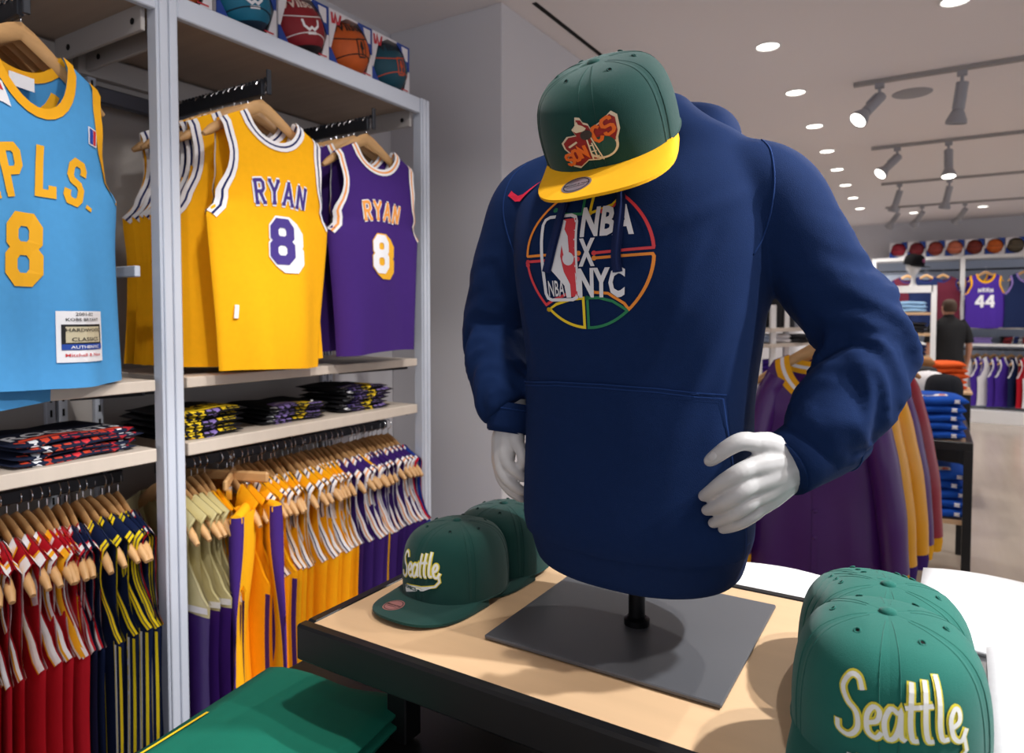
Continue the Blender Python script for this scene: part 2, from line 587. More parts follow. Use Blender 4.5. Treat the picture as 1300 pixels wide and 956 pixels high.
def ball_box(loc, rz, s, label, group, small=False):
    t = thing('ball_carton', label, 'box', loc, rz, group)
    h, dp, th = s, s, 0.004
    b = MB()
    b.box((0, dp / 2, th / 2), (h, dp, th))
    b.box((0, dp - th / 2, h / 2), (h, th, h))
    b.box((-h / 2 + th / 2, dp / 2, h / 2), (th, dp, h))
    b.box((h / 2 - th / 2, dp / 2, h / 2), (th, dp, h))
    b.box((0, dp / 2, h - th / 2), (h, dp, th))
    b.build('body', m_card, t)
    # front face panels around the opening
    H = h / 2
    k = 0.0045
    def pan(poly, m, nm, dy=0.0):
        MB().prism([(x * H, H + z * H) for x, z in poly], -k - dy, -dy).build(nm, m, t)
    pan([(-1, 1), (-1, -0.25), (-0.93, -0.25), (-0.66, 0.66), (-0.2, 0.93), (0.3, 0.93), (0.3, 1)], m_card, 'front_panel')
    pan([(0.3, 1), (0.3, 0.93), (0.66, 0.66), (0.93, 0.1), (1, 0.1), (1, 1)], m_cardblue, 'front_panel')
    pan([(-1, -0.25), (-0.93, -0.25), (-0.64, -0.68), (-0.1, -0.92), (0.15, -1), (-1, -1)], m_cardblue, 'front_panel')
    pan([(0.15, -1), (-0.1, -0.92), (0.3, -0.9), (0.7, -0.62), (0.93, 0.1), (1, 0.1), (1, -1)], m_card, 'front_panel')
    if not small:
        mp = planemap(Matrix.Translation((0, -k, H)))
        pr = MB()
        wl = strokes([[(-.9, .9), (-.86, .6), (-.78, .62), (-.74, .86), (-.66, .6), (-.58, .62), (-.5, .92)]], .09, 9)
        put(pr, xf(wl, H), mp, 0.0006, 0)
        pr.build('letter_w', [m_cardred], t)
        pr = MB()
        for r in range(3):
            put(pr, xf(strokes([[(.55 + .04 * r, -.62 - .11 * r), (.9, -.62 - .11 * r)]], .045, 9), H), mp, 0.0006, 0)
        pr.build('red_print', [m_cardred], t)['kind'] = 'stuff'
        pr = MB()
        put(pr, xf(strokes([[(-.9, -.88), (-.35, -.88)]], .05, 9), H), mp, 0.0006, 0)
        pr.build('white_print', [m_card], t)
        pr = MB()
        put(pr, xf(fillpoly([(.55, .92), (.9, .92), (.9, .45), (.78, .45), (.6, .72)], 9, 0), H), mp, 0.0006, 0)
        pr.build('corner_logo', [m_card], t)
    return t

def basketball(loc, R, label, cols, group, rot=(0, 0, 0), text=None, mark=None, seamc=(20, 18, 18), top=None):
    t = thing('basketball', label, 'basketball', loc, 0, group, rot)
    n1, n2 = 28, 18
    rows = []
    for j in range(n2 + 1):
        a = -PI / 2 + PI * j / n2
        rows.append([Vector((R * math.cos(a) * math.cos(2 * PI * k / n1), R * math.cos(a) * math.sin(2 * PI * k / n1), R * math.sin(a))) for k in range(n1)])
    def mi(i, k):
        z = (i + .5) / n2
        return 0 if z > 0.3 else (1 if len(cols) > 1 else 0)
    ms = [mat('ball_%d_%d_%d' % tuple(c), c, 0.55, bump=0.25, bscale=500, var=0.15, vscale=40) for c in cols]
    if len(ms) == 1:
        ms.append(ms[0])
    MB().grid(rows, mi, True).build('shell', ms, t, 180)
    sm = mat('seam_%d_%d_%d' % tuple(seamc), seamc, 0.6)
    b = MB()
    def ring(fn):
        b.tube([fn(2 * PI * k / 36) for k in range(36)], R * 0.022, 5, closed=True)
    def sph(x, y, z):
        v = Vector((x, y, z)); return v.normalized() * R
    ring(lambda a: sph(math.cos(a), math.sin(a), 0.28 + 0.10 * math.cos(2 * a)))
    ring(lambda a: sph(math.cos(a), math.sin(a), -0.42 - 0.10 * math.cos(2 * a)))
    ring(lambda a: sph(math.cos(a), 0.0, math.sin(a)))
    b.build('seam', sm, t, 180)
    def mp(u, v, l):
        return Vector((u, -math.sqrt(max(0.0, 1 - u * u - v * v)), v)).normalized() * (R + l)
    if text:
        pr = MB()
        put(pr, xf(text2d(text[0], 0.5, 0.012, 0.3, 0.9, 0.2, 1), 1, 0, 0.5), mp, 0.0015)
        pr.build('lettering', mat('ballprint_%d_%d_%d' % tuple(text[1]), text[1], 0.5), t)
    if mark:
        pr = MB()
        c1 = mat('ballmark_%d_%d_%d' % tuple(mark[0]), mark[0], 0.5)
        k = mark[1]
        if k == 'logo':
            put(pr, xf(strokes([[(-.13, -.3), (.13, -.3), (.17, -.25), (.17, .25), (.13, .3), (-.13, .3), (-.17, .25), (-.17, -.25), (-.13, -.3)]], .05, .1), 1, 0.25, -0.1), mp, 0.0012)
            put(pr, xf(fillpoly([(-.02, .22), (.06, .2), (.05, .1), (.1, -.02), (.03, -.08), (.06, -.25), (-.02, -.25), (-.04, -.05), (-.08, .05), (-.04, .12)], .15, 1), 1, 0.25, -0.1), mp, 0.0012)
        elif k == 'horns':
            put(pr, xf(strokes([[(-.3, .2), (-.26, .0), (-.1, -.12), (0, -.05), (.1, -.12), (.26, 0), (.3, .2)], [(-.16, -.22), (.16, -.22)]], .08, .1), 1, 0.1, -0.1), mp, 0.0012)
        else:
            put(pr, xf(text2d(k, 0.22, 0.01, 0, 1, 0.2, 1), 1, 0.12, 0.0), mp, 0.0012)
            put(pr, xf(strokes([[(-.2, 0), (0, -.14), (.2, 0)], [(-.14, -.16), (.16, -.2)]], .06, .1), 1, 0.12, -0.05), mp, 0.0012)
        pr.build('emblem', c1, t)
    return t

# row on top of the left shelving: (pixel-free) y positions along the shelf
BZ = Z_TOP + 0.03
specs = [
 (1.185, (196, 92, 34), 'orange basketball in a carton above the white post, leftmost of the top row', ('Wilson', (24, 18, 16)), ((24, 18, 16), 'logo'), [(196, 92, 34)], (24, 18, 16)),
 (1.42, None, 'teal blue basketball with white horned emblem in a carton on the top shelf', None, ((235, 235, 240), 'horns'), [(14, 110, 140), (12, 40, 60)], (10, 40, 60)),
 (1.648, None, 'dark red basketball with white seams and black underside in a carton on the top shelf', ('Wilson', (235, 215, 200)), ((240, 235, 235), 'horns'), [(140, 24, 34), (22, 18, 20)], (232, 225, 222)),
 (1.87, None, 'orange basketball with black lettering in a carton, second from the right on the top shelf', ('Wilson', (24, 18, 16)), ((26, 20, 18), 'logo'), [(198, 88, 26)], (24, 18, 16)),
 (2.087, None, 'dark teal basketball with orange seams in the rightmost carton on the top shelf', ('Wilson', (14, 24, 40)), ((205, 82, 40), 'logo'), [(18, 72, 88)], (205, 82, 50)),
]
blabel = ['leftmost', 'second', 'middle', 'fourth', 'rightmost']
for i, (y, _, lab, tx, mk, cols, sc_) in enumerate(specs):
    ball_box((SX - 0.075, y, BZ), PI / 2, 0.219, 'white and blue cardboard ball carton, %s of the five on the left shelving top' % blabel[i], 'ball cartons on the left shelving')
    basketball((SX - 0.075 - 0.048, y, BZ + 0.108), 0.102, lab, cols, 'basketballs on the left shelving', (0, math.radians(-14), PI / 2 - 0.25), tx, mk, sc_)
# ------------------------------------------------------------------ hangers
def make_hanger(half=0.207, drop=0.132, nx=9):
    t = thing('clothes_hanger', 'wooden clothes hanger', 'hanger')
    b = MB()
    path, rr = [], []
    for k in range(-nx, nx + 1):
        x = half * k / nx
        u = abs(k) / nx
        z = -0.02 - drop * u ** 1.15
        e = 1.0 if abs(k) < nx else 0.55
        path.append((x, -0.012 * u * u, z))
        rr.append(((0.020 - 0.008 * u) * e, (0.006 + 0.0065 * u ** 2) * e))
    b.tube(path, rr, 8)
    b.build('wooden_arms', m_hanger, t, 60)
    hk = MB()
    pts = [(0, 0, -0.01), (0, 0, 0.018)] + [(0.019 * math.cos(a), 0, 0.036 + 0.019 * math.sin(a)) for a in np.linspace(-PI / 2 - 0.2, PI * 0.95, 11)][::1]
    hk.tube(pts, 0.0017, 5)
    hk.build('hook', m_chrome, t, 60)
    return t

# ------------------------------------------------------------------ sleeveless jerseys
def sstep(a, b, x):
    t = min(1.0, max(0.0, (x - a) / (b - a)))
    return t * t * (3 - 2 * t)

class Shape:
    """draped jersey surface: local x across, z down from the shoulder, front towards -y"""
    def __init__(s, W=0.235, L=0.78, t=0.03, fold=0.008, seed=0, strap=0.182, neckw=0.092, pit=0.275, slope=0.52, flare=0.0):
        s.W, s.L, s.t, s.fold, s.pit, s.neckw, s.slope = W, L, t, fold, pit, neckw, slope
        q = pit / 0.275
        k = [(0, strap), (0.05 * q, strap - .008), (.10 * q, strap - .014), (.16 * q, strap - .008), (.21 * q, strap + .014), (.25 * q, W - .026), (pit, W), (pit + .03, W + .001), (.45, W - .008), (.62, W - .004 + flare * .5), (L, W + .006 + flare)]
        c = crom(k, 6)
        s.kx = [float(p[0]) for p in c]
        s.ky = [float(p[1]) for p in c]
        r = random.Random(seed)
        s.ph = [r.uniform(0, 6.28) for _ in range(6)]
        s.fr = [r.uniform(15, 22), r.uniform(30, 42), r.uniform(6, 10)]
    def xo(s, d):
        return float(np.interp(d, s.kx, s.ky))
    def y(s, x, d, side):
        e = min(1.0, abs(x) / (s.xo(d) + 1e-6))
        tt = s.t * (0.10 + 0.90 * sstep(0.0, 0.25, d))
        k = sstep(0.10, 0.28, d)
        base = (tt + 0.013 * math.sqrt(min(1.0, d / 0.025)) * (1 - k)) * (1 - k + k * math.sqrt(max(0.0, 1 - e ** 2.4)))
        a = s.fold * sstep(0.12, s.L, d)
        f = a * (math.sin(s.fr[0] * x + s.ph[0] + 2.2 * d) + 0.55 * math.sin(s.fr[1] * x + s.ph[1] - 3 * d) + 0.8 * math.sin(s.fr[2] * x + s.ph[2]))
        edge = 0.35 + 0.65 * (1 - e ** 3)
        if side > 0:
            return -(base) + f * edge
        return base + f * edge * 0.9
    def p(s, x, d, side, lift=0.0):
        fade = max(0.0, 1 - d / 0.30)
        z = -d - s.slope * max(0.0, abs(x) - s.neckw) * fade + 0.006 * math.sin(s.fr[0] * .6 * x + s.ph[3]) * sstep(s.L * .7, s.L, d)
        return Vector((x, s.y(x, d, side) - side * lift, z))

def panel(mb, S, depth, side, nz=26, nx=8, mi=0):
    ds = sorted(set([0.0] + [depth * math.sin(PI / 2 * k / 6) for k in range(1, 7)] + list(np.linspace(depth + 0.01, S.L, nz))))
    for sg in (-1, 1):
        rows = []
        for d in ds:
            xi = S.neckw * math.sqrt(max(0.0, 1 - (d / depth) ** 2)) if d < depth else 0.0
            xo = S.xo(d)
            rows.append([S.p(sg * (xi + (xo - xi) * (1 - (1 - k / nx) ** 1.4)), d, side) for k in range(nx + 1)])
        mb.grid(rows, (lambda i, k: mi(ds[i], (k + .5) / nx)) if callable(mi) else mi)

def ribbon(mb, S, curve, offs, side, lift, flip=1):
    """curve: (x,d) list; offs: list of (o0,o1,mi) distances from the edge along the inward normal"""
    n = len(curve)
    nor = []
    for i in range(n):
        a, b = curve[max(0, i - 1)], curve[min(n - 1, i + 1)]
        tx, td = b[0] - a[0], b[1] - a[1]
        l = math.hypot(tx, td) + 1e-9
        nor.append((-td / l * flip, tx / l * flip))
    for o0, o1, mi in offs:
        rows = []
        for (x, d), (nx_, nd) in zip(curve, nor):
            rows.append([S.p(x + nx_ * o, max(0.0, d + nd * o), side, lift) for o in (o0, o1)])
        mb.grid(rows, mi)

def jersey(label, group, body, stripes, S, neck=0.14, back_neck=0.06, nz=26, nx=8, show='front', extra=None, bodymi=None, bodymats=None,
           name='basketball_jersey', inside=True):
    """stripes: list of (width, material) from the edge inwards"""
    t = thing(name, label, 'jersey', group=group)
    mb = MB()
    nf, nb = (neck, back_neck) if show == 'front' else (back_neck, neck)
    panel(mb, S, nf, 1, nz, nx, bodymi if bodymi else 0)
    panel(mb, S, nb, -1, max(12, nz // 2), max(5, nx // 2), bodymi if bodymi else 0)
    mb.build('body', bodymats or [body], t, 180, recalc=False)
    ms = [m for _, m in stripes]
    offs, o0 = [], -0.002
    for i, (w, m) in enumerate(stripes):
        offs.append((o0, o0 + w, i))
        o0 += w
    tb, tb2 = MB(), MB()
    na = 14 if nz > 18 else 9
    arm = [(S.xo(d), d) for d in np.linspace(0.0, S.pit + 0.004, na)]
    for side in (1, -1):
        ribbon(tb, S, arm, offs, side, 0.0035, 1)
        ribbon(tb2, S, [(-x, d) for x, d in arm], offs, side, 0.0035, -1)
    tb.build('armhole_trim', ms, t, 180, recalc=False)
    tb2.build('armhole_trim', ms, t, 180, recalc=False)
    tn = MB()
    for side, dp in ((1, nf), (-1, nb)):
        cv = [(S.neckw * math.cos(a), dp * math.sin(a)) for a in np.linspace(0, PI, 18 if nz > 18 else 10)]
        ribbon(tn, S, cv, offs, side, 0.0035, -1)
        if side == -1 and nz > 18:
            ribbon(tn, S, cv, [(a, b, m) for a, b, m in offs], side, -0.003, -1)
    tn.build('neck_trim', ms, t, 180, recalc=False)
    if extra:
        extra(t, lambda u, v, l: S.p(u, -v, 1, l))
    return t

c_blue = cloth('jersey_sky_blue', (78, 154, 212))
c_yel = cloth('jersey_yellow', (246, 176, 8))
c_pur = cloth('jersey_purple', (62, 32, 112))
c_white = cloth('trim_white', (236, 234, 236))
c_navy = cloth('trim_navy', (30, 38, 92))
c_gold = cloth('trim_gold', (240, 172, 30))
c_peach = cloth('trim_orange', (240, 160, 84))
c_red = cloth('jersey_red', (190, 22, 40))
c_dnavy = cloth('jersey_dark_navy', (18, 34, 74))
c_cream = mat('satin_cream', (212, 200, 150), 0.32, var=0.05, spec=0.5)
c_satpur = mat('satin_purple', (62, 30, 108), 0.34, var=0.05, spec=0.5)
c_lemon = cloth('trim_lemon', (240, 214, 30))
c_black = cloth('cloth_black', (18, 18, 22))
p_purple = mat('print_purple', (66, 48, 132), 0.6)
p_white = mat('print_white', (236, 236, 240), 0.6)
p_gold = mat('print_gold', (240, 176, 30), 0.6)
p_orange = mat('print_orange', (240, 158, 70), 0.6)
p_black = mat('print_black', (22, 22, 26), 0.6)
p_red = mat('print_red', (200, 40, 50), 0.6)
p_blue = mat('print_blue', (30, 70, 160), 0.6)
p_tan = mat('print_tan', (200, 190, 160), 0.6)

def number_mesh(dig, h, w, weight):
    g = [[((x - .35) * w / .7, (y - .5) * h) for x, y in ln] for ln in GL[dig]]
    return strokes(g, weight, 0.014)

def xyan(t, mp):
    b = MB()
    put(b, xf(arched('RYAN', .066, .037, .048, 0.45, .020), 1, 0, -.27), mp, .003, 0)
    put(b, xf(arched('RYAN', .066, .037, .048, 0.45, .010), 1, 0, -.27), mp, .0045, 1)
    b.build('name_lettering', [p_white, p_purple], t)
    b = MB()
    for k in range(7):
        put(b, xf(number_mesh('8', .112, .068, .042), 1, .003 + .0045 * k, -.385 - .003 * k), mp, .003 + .0001 * k, 0)
    put(b, xf(number_mesh('8', .112, .068, .028), 1, 0, -.385), mp, .0055, 1)
    b.build('number', [p_white, p_purple], t)
    MB().box((0, 0, 0), (.014, .004, .04), .001, M=Matrix.Translation(mp(-.15, -.60, .004)) @ Matrix.Rotation(.1, 4, 'Y')).build('tag', p_white, t)

def pyan(t, mp):
    b = MB()
    put(b, xf(arched('RYAN', .060, .034, .044, 0.4, .017), 1, -.005, -.265), mp, .003, 0)
    put(b, xf(arched('RYAN', .060, .034, .044, 0.4, .010), 1, -.005, -.265), mp, .0045, 1)
    b.build('name_lettering', [p_white, p_orange], t)
    b = MB()
    for k in range(7):
        put(b, xf(number_mesh('8', .11, .066, .038), 1, -.011 + .004 * k, -.39 - .0025 * k), mp, .003 + .0001 * k, 0)
    put(b, xf(number_mesh('8', .11, .066, .028), 1, -.015, -.39), mp, .0055, 1)
    b.build('number', [p_gold, p_white], t)

def mpls(t, mp):
    b = MB()
    put(b, xf(arched('MPLS.', .095, .046, .066, 0.28, .018), 1, .008, -.335), mp, .003, 0)
    b.build('team_lettering', [p_gold], t)
    b = MB()
    put(b, xf(number_mesh('8', .132, .070, .030), 1, -.038, -.465), mp, .003, 0)
    b.build('number', [p_gold], t)
    # woven label near the hem
    b = MB()
    mpl = lambda u, v, l: mp((u - .105) * 1.15 + .085, (v + .63) * .86 - .655, l)
    put(b, fillpoly([(.055, -.565), (.155, -.565), (.155, -.70), (.055, -.70)], .03, 3), mpl, .004, 0)
    put(b, fillpoly([(.062, -.60), (.148, -.60), (.148, -.665), (.062, -.665)], .03, 3), mpl, .0055, 1)
    put(b, fillpoly([(.062, -.652), (.148, -.652), (.148, -.667), (.062, -.667)], .03, 3), mpl, .0062, 2)
    put(b, fillpoly([(.068, -.606), (.142, -.606), (.142, -.648), (.068, -.648)], .03, 3), mpl, .0066, 3)
    for tx, sz, v, mi_, l in (('2001-02', .012, -.577, 4, .006), ('KOBE BRYANT', .011, -.591, 4, .006), ('HARDWOOD', .0125, -.619, 4, .0085), ('CLASSICS', .014, -.644, 4, .0085), ('AUTHENTIC', .011, -.6635, 0, .0085), ('Mitchell & Ness', .012, -.685, 5, .006)):
        put(b, xf(text2d(tx, sz, .0001), 1, .105, v), mpl, l, mi_)
    b.build('woven_label', [p_white, p_black, p_blue, p_tan, p_black, p_red], t)
    b = MB()  # small shoulder badge
    put(b, fillpoly([(.125, -.145), (.15, -.145), (.15, -.19), (.125, -.19)], .02, 2), mp, .003, 0)
    put(b, fillpoly([(.128, -.148), (.138, -.148), (.138, -.187), (.128, -.187)], .02, 2), mp, .004, 1)
    put(b, fillpoly([(.139, -.148), (.147, -.148), (.147, -.187), (.139, -.187)], .02, 2), mp, .004, 2)
    b.build('badge', [p_white, p_blue, p_red], t)
    b = MB()
    put(b, fillpoly([(-.12, -.10), (-.085, -.115), (-.07, -.165), (-.105, -.155)], .02, 2), mp, .003, 0)
    put(b, fillpoly([(-.11, -.108), (-.092, -.116), (-.085, -.135), (-.105, -.13)], .02, 2), mp, .004, 1)
    b.build('patch', [p_white, p_red], t)
    MB().box((0, 0, 0), (.06, .002, .03), 0, M=Matrix.Translation((.0, .012, -.085))).build('neck_label', p_white, t)

hang0 = make_hanger()
HANG_USED = [False]
def hanger(loc, rz, label, group, scale=None):
    if not HANG_USED[0]:
        HANG_USED[0] = True
        hang0.location = loc; hang0.rotation_euler = (0, 0, rz); hang0['label'] = label; hang0['group'] = group
        return hang0
    return copy_tree(hang0, loc, (0, 0, rz), label, group, scale)

HZ = Z_TOP - 0.185       # hanger origin height on the face-out arms (top of the wood)
FX = SX + 0.02           # x of the outermost hanger
trimY = [(.010, c_white), (.006, c_navy), (.011, c_white)]
trimP = [(.008, c_white), (.007, c_peach), (.008, c_white)]
trimB = [(.023, c_gold)]

def faceout(first, mk_back, y, n, rz, jit, labels, hl, group, hgroup, step=0.034, gap=0.0, sh=0.0):
    hanger((FX, y, HZ), PI / 2 + rz, hl + ', front one', hgroup)
    first.location = (FX + 0.018, y + sh, HZ - 0.050)
    first.rotation_euler = (0, 0, PI / 2 + rz)
    for k in range(1, n):
        dx = -step * k - gap
        r = rz + jit[(k - 1) % len(jit)]
        yy = y + random.uniform(-.004, .004)
        hanger((FX + dx, yy, HZ), PI / 2 + r, hl + ', %s from the front' % ORD[k], hgroup)
        proto = mk_back
        j = copy_tree(proto, (FX + dx + 0.005, yy, HZ - 0.045), (0, 0, PI / 2 + r), labels % ORD[k], group)
    return first

# sky blue jersey face-out
S = Shape(W=.235, L=.775, t=.04, fold=.017, seed=3, pit=.312)
jb = jersey('sky blue jersey with gold trim, MPLS lettering and number 8 facing out', 'jerseys on the upper left arms', c_blue, trimB, S, .15, .06, 40, 18, 'front', mpls)
S2 = Shape(W=.235, L=.82, t=.012, fold=.007, seed=5, pit=.312)
bk = jersey('sky blue jersey', 'jerseys on the upper left arms', c_blue, trimB, S2, .15, .06, 22, 7)
faceout(jb, bk, 0.748, 5, 0.30, (0.02, -0.05, .05, -.04), 'sky blue jersey with gold trim, %s from the front on the left arm', 'wooden hanger on the sky blue jersey arm', 'jerseys on the upper left arms', 'hangers on the upper left arms')
bk.location = (FX - 0.17, 0.752, HZ - 0.045); bk.rotation_euler = (0, 0, PI / 2 + .30)
bk['label'] = 'sky blue jersey with gold trim, rearmost on the left arm'
hanger((FX - 0.17, 0.752, HZ), PI / 2 + .30, 'wooden hanger on the sky blue jersey arm, rearmost', 'hangers on the upper left arms')

# yellow RYAN 8
S = Shape(W=.222, L=.775, t=.04, fold=.017, seed=11, flare=-.040, pit=.312)
jy = jersey('yellow jersey facing out with RYAN and a purple number 8', 'jerseys on the upper middle arms', c_yel, trimY, S, .14, .085, 40, 18, 'back', xyan)
S2 = Shape(W=.235, L=.765, t=.012, fold=.008, seed=13, pit=.312)
bk = jersey('yellow jersey', 'jerseys on the upper middle arms', c_yel, trimY, S2, .14, .075, 22, 7, 'back')
faceout(jy, bk, 1.395, 8, 0.0, (-0.27, -0.31, -0.29, -0.34, -0.30), 'yellow jersey with white and navy trim, %s from the front on the middle arm', 'wooden hanger on the yellow jersey arm', 'jerseys on the upper middle arms', 'hangers on the upper middle arms', .030, .035, .018)
bk.location = (FX - 0.30, 1.395, HZ - 0.045); bk.rotation_euler = (0, 0, PI / 2 - .3)
bk['label'] = 'yellow jersey with white and navy trim, rearmost on the middle arm'
hanger((FX - 0.30, 1.395, HZ), PI / 2 - .3, 'wooden hanger on the yellow jersey arm, rearmost', 'hangers on the upper middle arms')

# purple RYAN 8
S = Shape(W=.214, L=.745, t=.042, fold=.018, seed=23, flare=-.030, pit=.312)
jp = jersey('purple jersey facing out with orange lettering and a white number 8', 'jerseys on the upper right arm', c_pur, trimP, S, .14, .085, 40, 18, 'back', pyan)
S2 = Shape(W=.23, L=.745, t=.012, fold=.008, seed=25, pit=.312)
bk = jersey('purple jersey', 'jerseys on the upper right arm', c_pur, trimP, S2, .14, .075, 22, 7, 'back')
faceout(jp, bk, 1.85, 6, -0.08, (-0.24, -0.28, -0.26, -0.30), 'purple jersey with white and orange trim, %s from the front on the right arm', 'wooden hanger on the purple jersey arm', 'jerseys on the upper right arm', 'hangers on the upper right arm', .030, .03, .018)
bk.location = (FX - 0.235, 1.85, HZ - 0.045); bk.rotation_euler = (0, 0, PI / 2 - .25)
bk['label'] = 'purple jersey with white and orange trim, rearmost on the right arm'
hanger((FX - 0.235, 1.85, HZ), PI / 2 - .25, 'wooden hanger on the purple jersey arm, rearmost', 'hangers on the upper right arm')

# ------------------------------------------------------------------ lower rail garments
RX = SX - 0.18
RZ = 1.045 - 0.040
def rack_proto(kind, seed):
    r = random.Random(seed)
    S = Shape(W=r.uniform(.228, .242), L=r.uniform(.74, .82), t=.008, fold=.005, seed=seed)
    g = 'jerseys on the lower rail'
    a = dict(nz=20, nx=6)
    if kind == 'red':
        return jersey('x', g, c_red, [(.014, c_white), (.010, c_gold), (.006, c_white)], S, .14, .06, **a)
    if kind == 'redwhite':
        return jersey('x', g, c_red, [(.016, c_white), (.012, c_white), (.006, c_gold)], S, .14, .06, **a)
    if kind == 'redgold':
        return jersey('x', g, c_red, [(.026, c_gold), (.008, c_white)], S, .14, .06, **a)
    if kind == 'navyred':
        return jersey('x', g, c_dnavy, [(.008, c_red), (.014, c_white), (.006, c_red)], S, .14, .06, **a)
    if kind == 'pin':
        def pin(t, mp):
            b = MB()
            for u in np.arange(-.2, .21, .05):
                top = -.29 if abs(u) > .14 else -.20
                for sd in (1,):
                    put(b, strokes([[(u, top), (u * 1.03, -.74)]], .003, .04), mp, .002, 0)
            for sg in (-1, 1):
                put(b, strokes([[(sg * .226, -.30), (sg * .222, -.74)]], .010, .04), mp, .002, 1)
                put(b, strokes([[(sg * .205, -.30), (sg * .200, -.74)]], .010, .04), mp, .002, 2)
            b.build('pinstripes', [c_lemon, c_lemon, c_white], t)
        return jersey('x', g, c_dnavy, [(.008, c_lemon), (.004, c_dnavy), (.008, c_lemon)], S, .14, .06, extra=pin, **a)
    if kind == 'cream':
        def band(t, mp):
            b = MB()
            put(b, strokes([[(-.235, -.30), (-.1, -.31), (0, -.32), (.1, -.31), (.235, -.30)]], .02, .03), mp, .003, 0)
            b.build('white_band', [c_white], t)
        return jersey('x', g, c_cream, [(.006, c_cream)], S, .14, .06, extra=band, bodymi=lambda d, e: 1 if d > .31 else 0, bodymats=[c_cream, c_satpur], **a)
    if kind == 'yellow':
        return jersey('x', g, c_yel, [(.012, c_white), (.006, c_navy), (.010, c_white)], S, .14, .06, **a)
    if kind == 'yellowplain':
        return jersey('x', g, c_yel, [(.008, c_yel)], S, .14, .06, bodymi=lambda d, e: 1 if e > .8 and d > .3 else 0, bodymats=[c_yel, c_pur], **a)
    if kind == 'purple':
        return jersey('x', g, c_pur, [(.010, c_white), (.006, c_peach), (.010, c_white)], S, .14, .06, **a)
    if kind == 'royal':
        return jersey('x', g, cloth('jersey_royal', (36, 60, 150)), [(.010, c_red), (.012, c_white)], S, .14, .06, **a)

KTXT = {
 'red': 'red jersey with white and gold trim', 'redwhite': 'red jersey with broad white and gold trim', 'redgold': 'red jersey with wide gold armhole trim',
 'navyred': 'dark navy jersey with red and white trim', 'pin': 'dark navy pinstriped jersey with lemon yellow trim',
 'cream': 'cream satin jersey top with purple lower half', 'yellow': 'yellow jersey with white and navy trim',
 'yellowplain': 'plain yellow jersey with purple side panel', 'purple': 'purple jersey with white and orange trim', 'royal': 'royal blue jersey with red and white trim'}

lay = []
order1 = ['redwhite', 'red', 'redwhite', 'red', 'red', 'redwhite', 'red', 'redwhite', 'redwhite', 'red', 'redgold', 'red', 'redwhite', 'navyred', 'navyred', 'pin', 'pin', 'pin', 'pin', 'pin', 'navyred']
ys = list(np.linspace(0.60, 1.045, len(order1)))
for k, (kd, y) in enumerate(zip(order1, ys)):
    lay.append((kd, y, 'left bay'))
order2 = ['cream'] * 5 + ['yellowplain'] * 2 + ['GAP'] * 2 + ['yellowplain', 'yellowplain', 'yellow', 'yellowplain'] + ['yellow'] * 13 + ['purple'] * 4 + ['yellow'] + ['purple'] * 9 + ['royal']
ys2 = list(np.linspace(1.165, 2.165, len(order2)))
for kd, y in zip(order2, ys2):
    lay.append((kd, y, 'right bay'))
protos, cnt, tot = {}, {}, {}
TENS = {2: 'twenty', 3: 'thirty', 4: 'forty'}
def nth(k):
    k += 1
    o = ORD + ['seventeenth', 'eighteenth', 'nineteenth', 'twentieth']
    if k <= 20:
        return o[k - 1]
    if k in (30, 40):
        return {30: 'thirtieth', 40: 'fortieth'}[k]
    return TENS[k // 10] + '-' + o[k % 10 - 1]
for kd, y, bay in lay:
    tot[(kd, bay)] = tot.get((kd, bay), 0) + 1
hcount = {}
for kd, y, bay in lay:
    if kd == 'GAP':
        continue
    rz = .11 * math.sin(hcount.get(bay, 0) * .75 + (1 if bay == 'left bay' else 0)) + random.uniform(-.03, .03) - .02
    x = RX + random.uniform(-.012, .012)
    n = cnt.get((kd, bay), 0)
    cnt[(kd, bay)] = n + 1
    nh = hcount.get(bay, 0)
    hcount[bay] = nh + 1
    hanger((x, y, RZ), rz, 'wooden hanger, %s from the left on the lower rail of the %s' % (nth(nh), bay), 'hangers on the lower rail')
    var = n % 3
    key = (kd, var)
    one = tot[(kd, bay)] == 1
    lab = '%s on the lower rail of the %s' % (KTXT[kd], bay)
    if not one:
        if True:
            lab = '%s, %s from the left in the %s' % (KTXT[kd], nth(n), bay)
    if key not in protos:
        j = rack_proto(kd, 100 + 7 * len(protos))
        protos[key] = j
    else:
        j = copy_tree(protos[key])
    j.location = (x, y, RZ - 0.038)
    j.rotation_euler = (0, 0, rz)
    j['label'] = lab
    j['group'] = 'jerseys on the lower rail'

# yellow shorts on a clip hanger turned to the front, between the cream tops and the yellow jerseys
def shorts(loc, rz, label, zoff=0.0):
    t = thing('basketball_shorts', label, 'shorts', loc, rz, 'shorts on the lower rail')
    def leg(sg):
        rows = []
        n = 20
        for d in np.linspace(0, .62, 14):
            row = []
            for k in range(n):
                a = 2 * PI * k / n
                w = .085 + .045 * d
                ax = w * math.cos(a) + sg * (.075 + .05 * d) * sstep(0.0, .3, d) + sg * .07 * (1 - sstep(0, .3, d))
                ay = (.018 + .012 * math.sin(9 * d + sg)) * math.sin(a) + .006 * math.sin(4 * a + 6 * d)
                row.append(Vector((ax, ay, -d)))
            rows.append(row)
        b = MB()
        def mi(i, k):
            if i >= 12:
                return 1
            a = (k + .5) / n * 2 * PI
            side = math.cos(a) * sg
            return 2 if side > .86 else (1 if side > .72 else 0)
        b.grid(rows, mi, True)
        return b
    for sg in (-1, 1):
        leg(sg).build('leg', [c_yel, c_white, c_pur], t, 180)
    MB().tube([(x, 0, -.01) for x in np.linspace(-.15, .15, 9)], [(.02, .018)] * 9, 10).build('waistband', c_yel, t, 60)
    return t
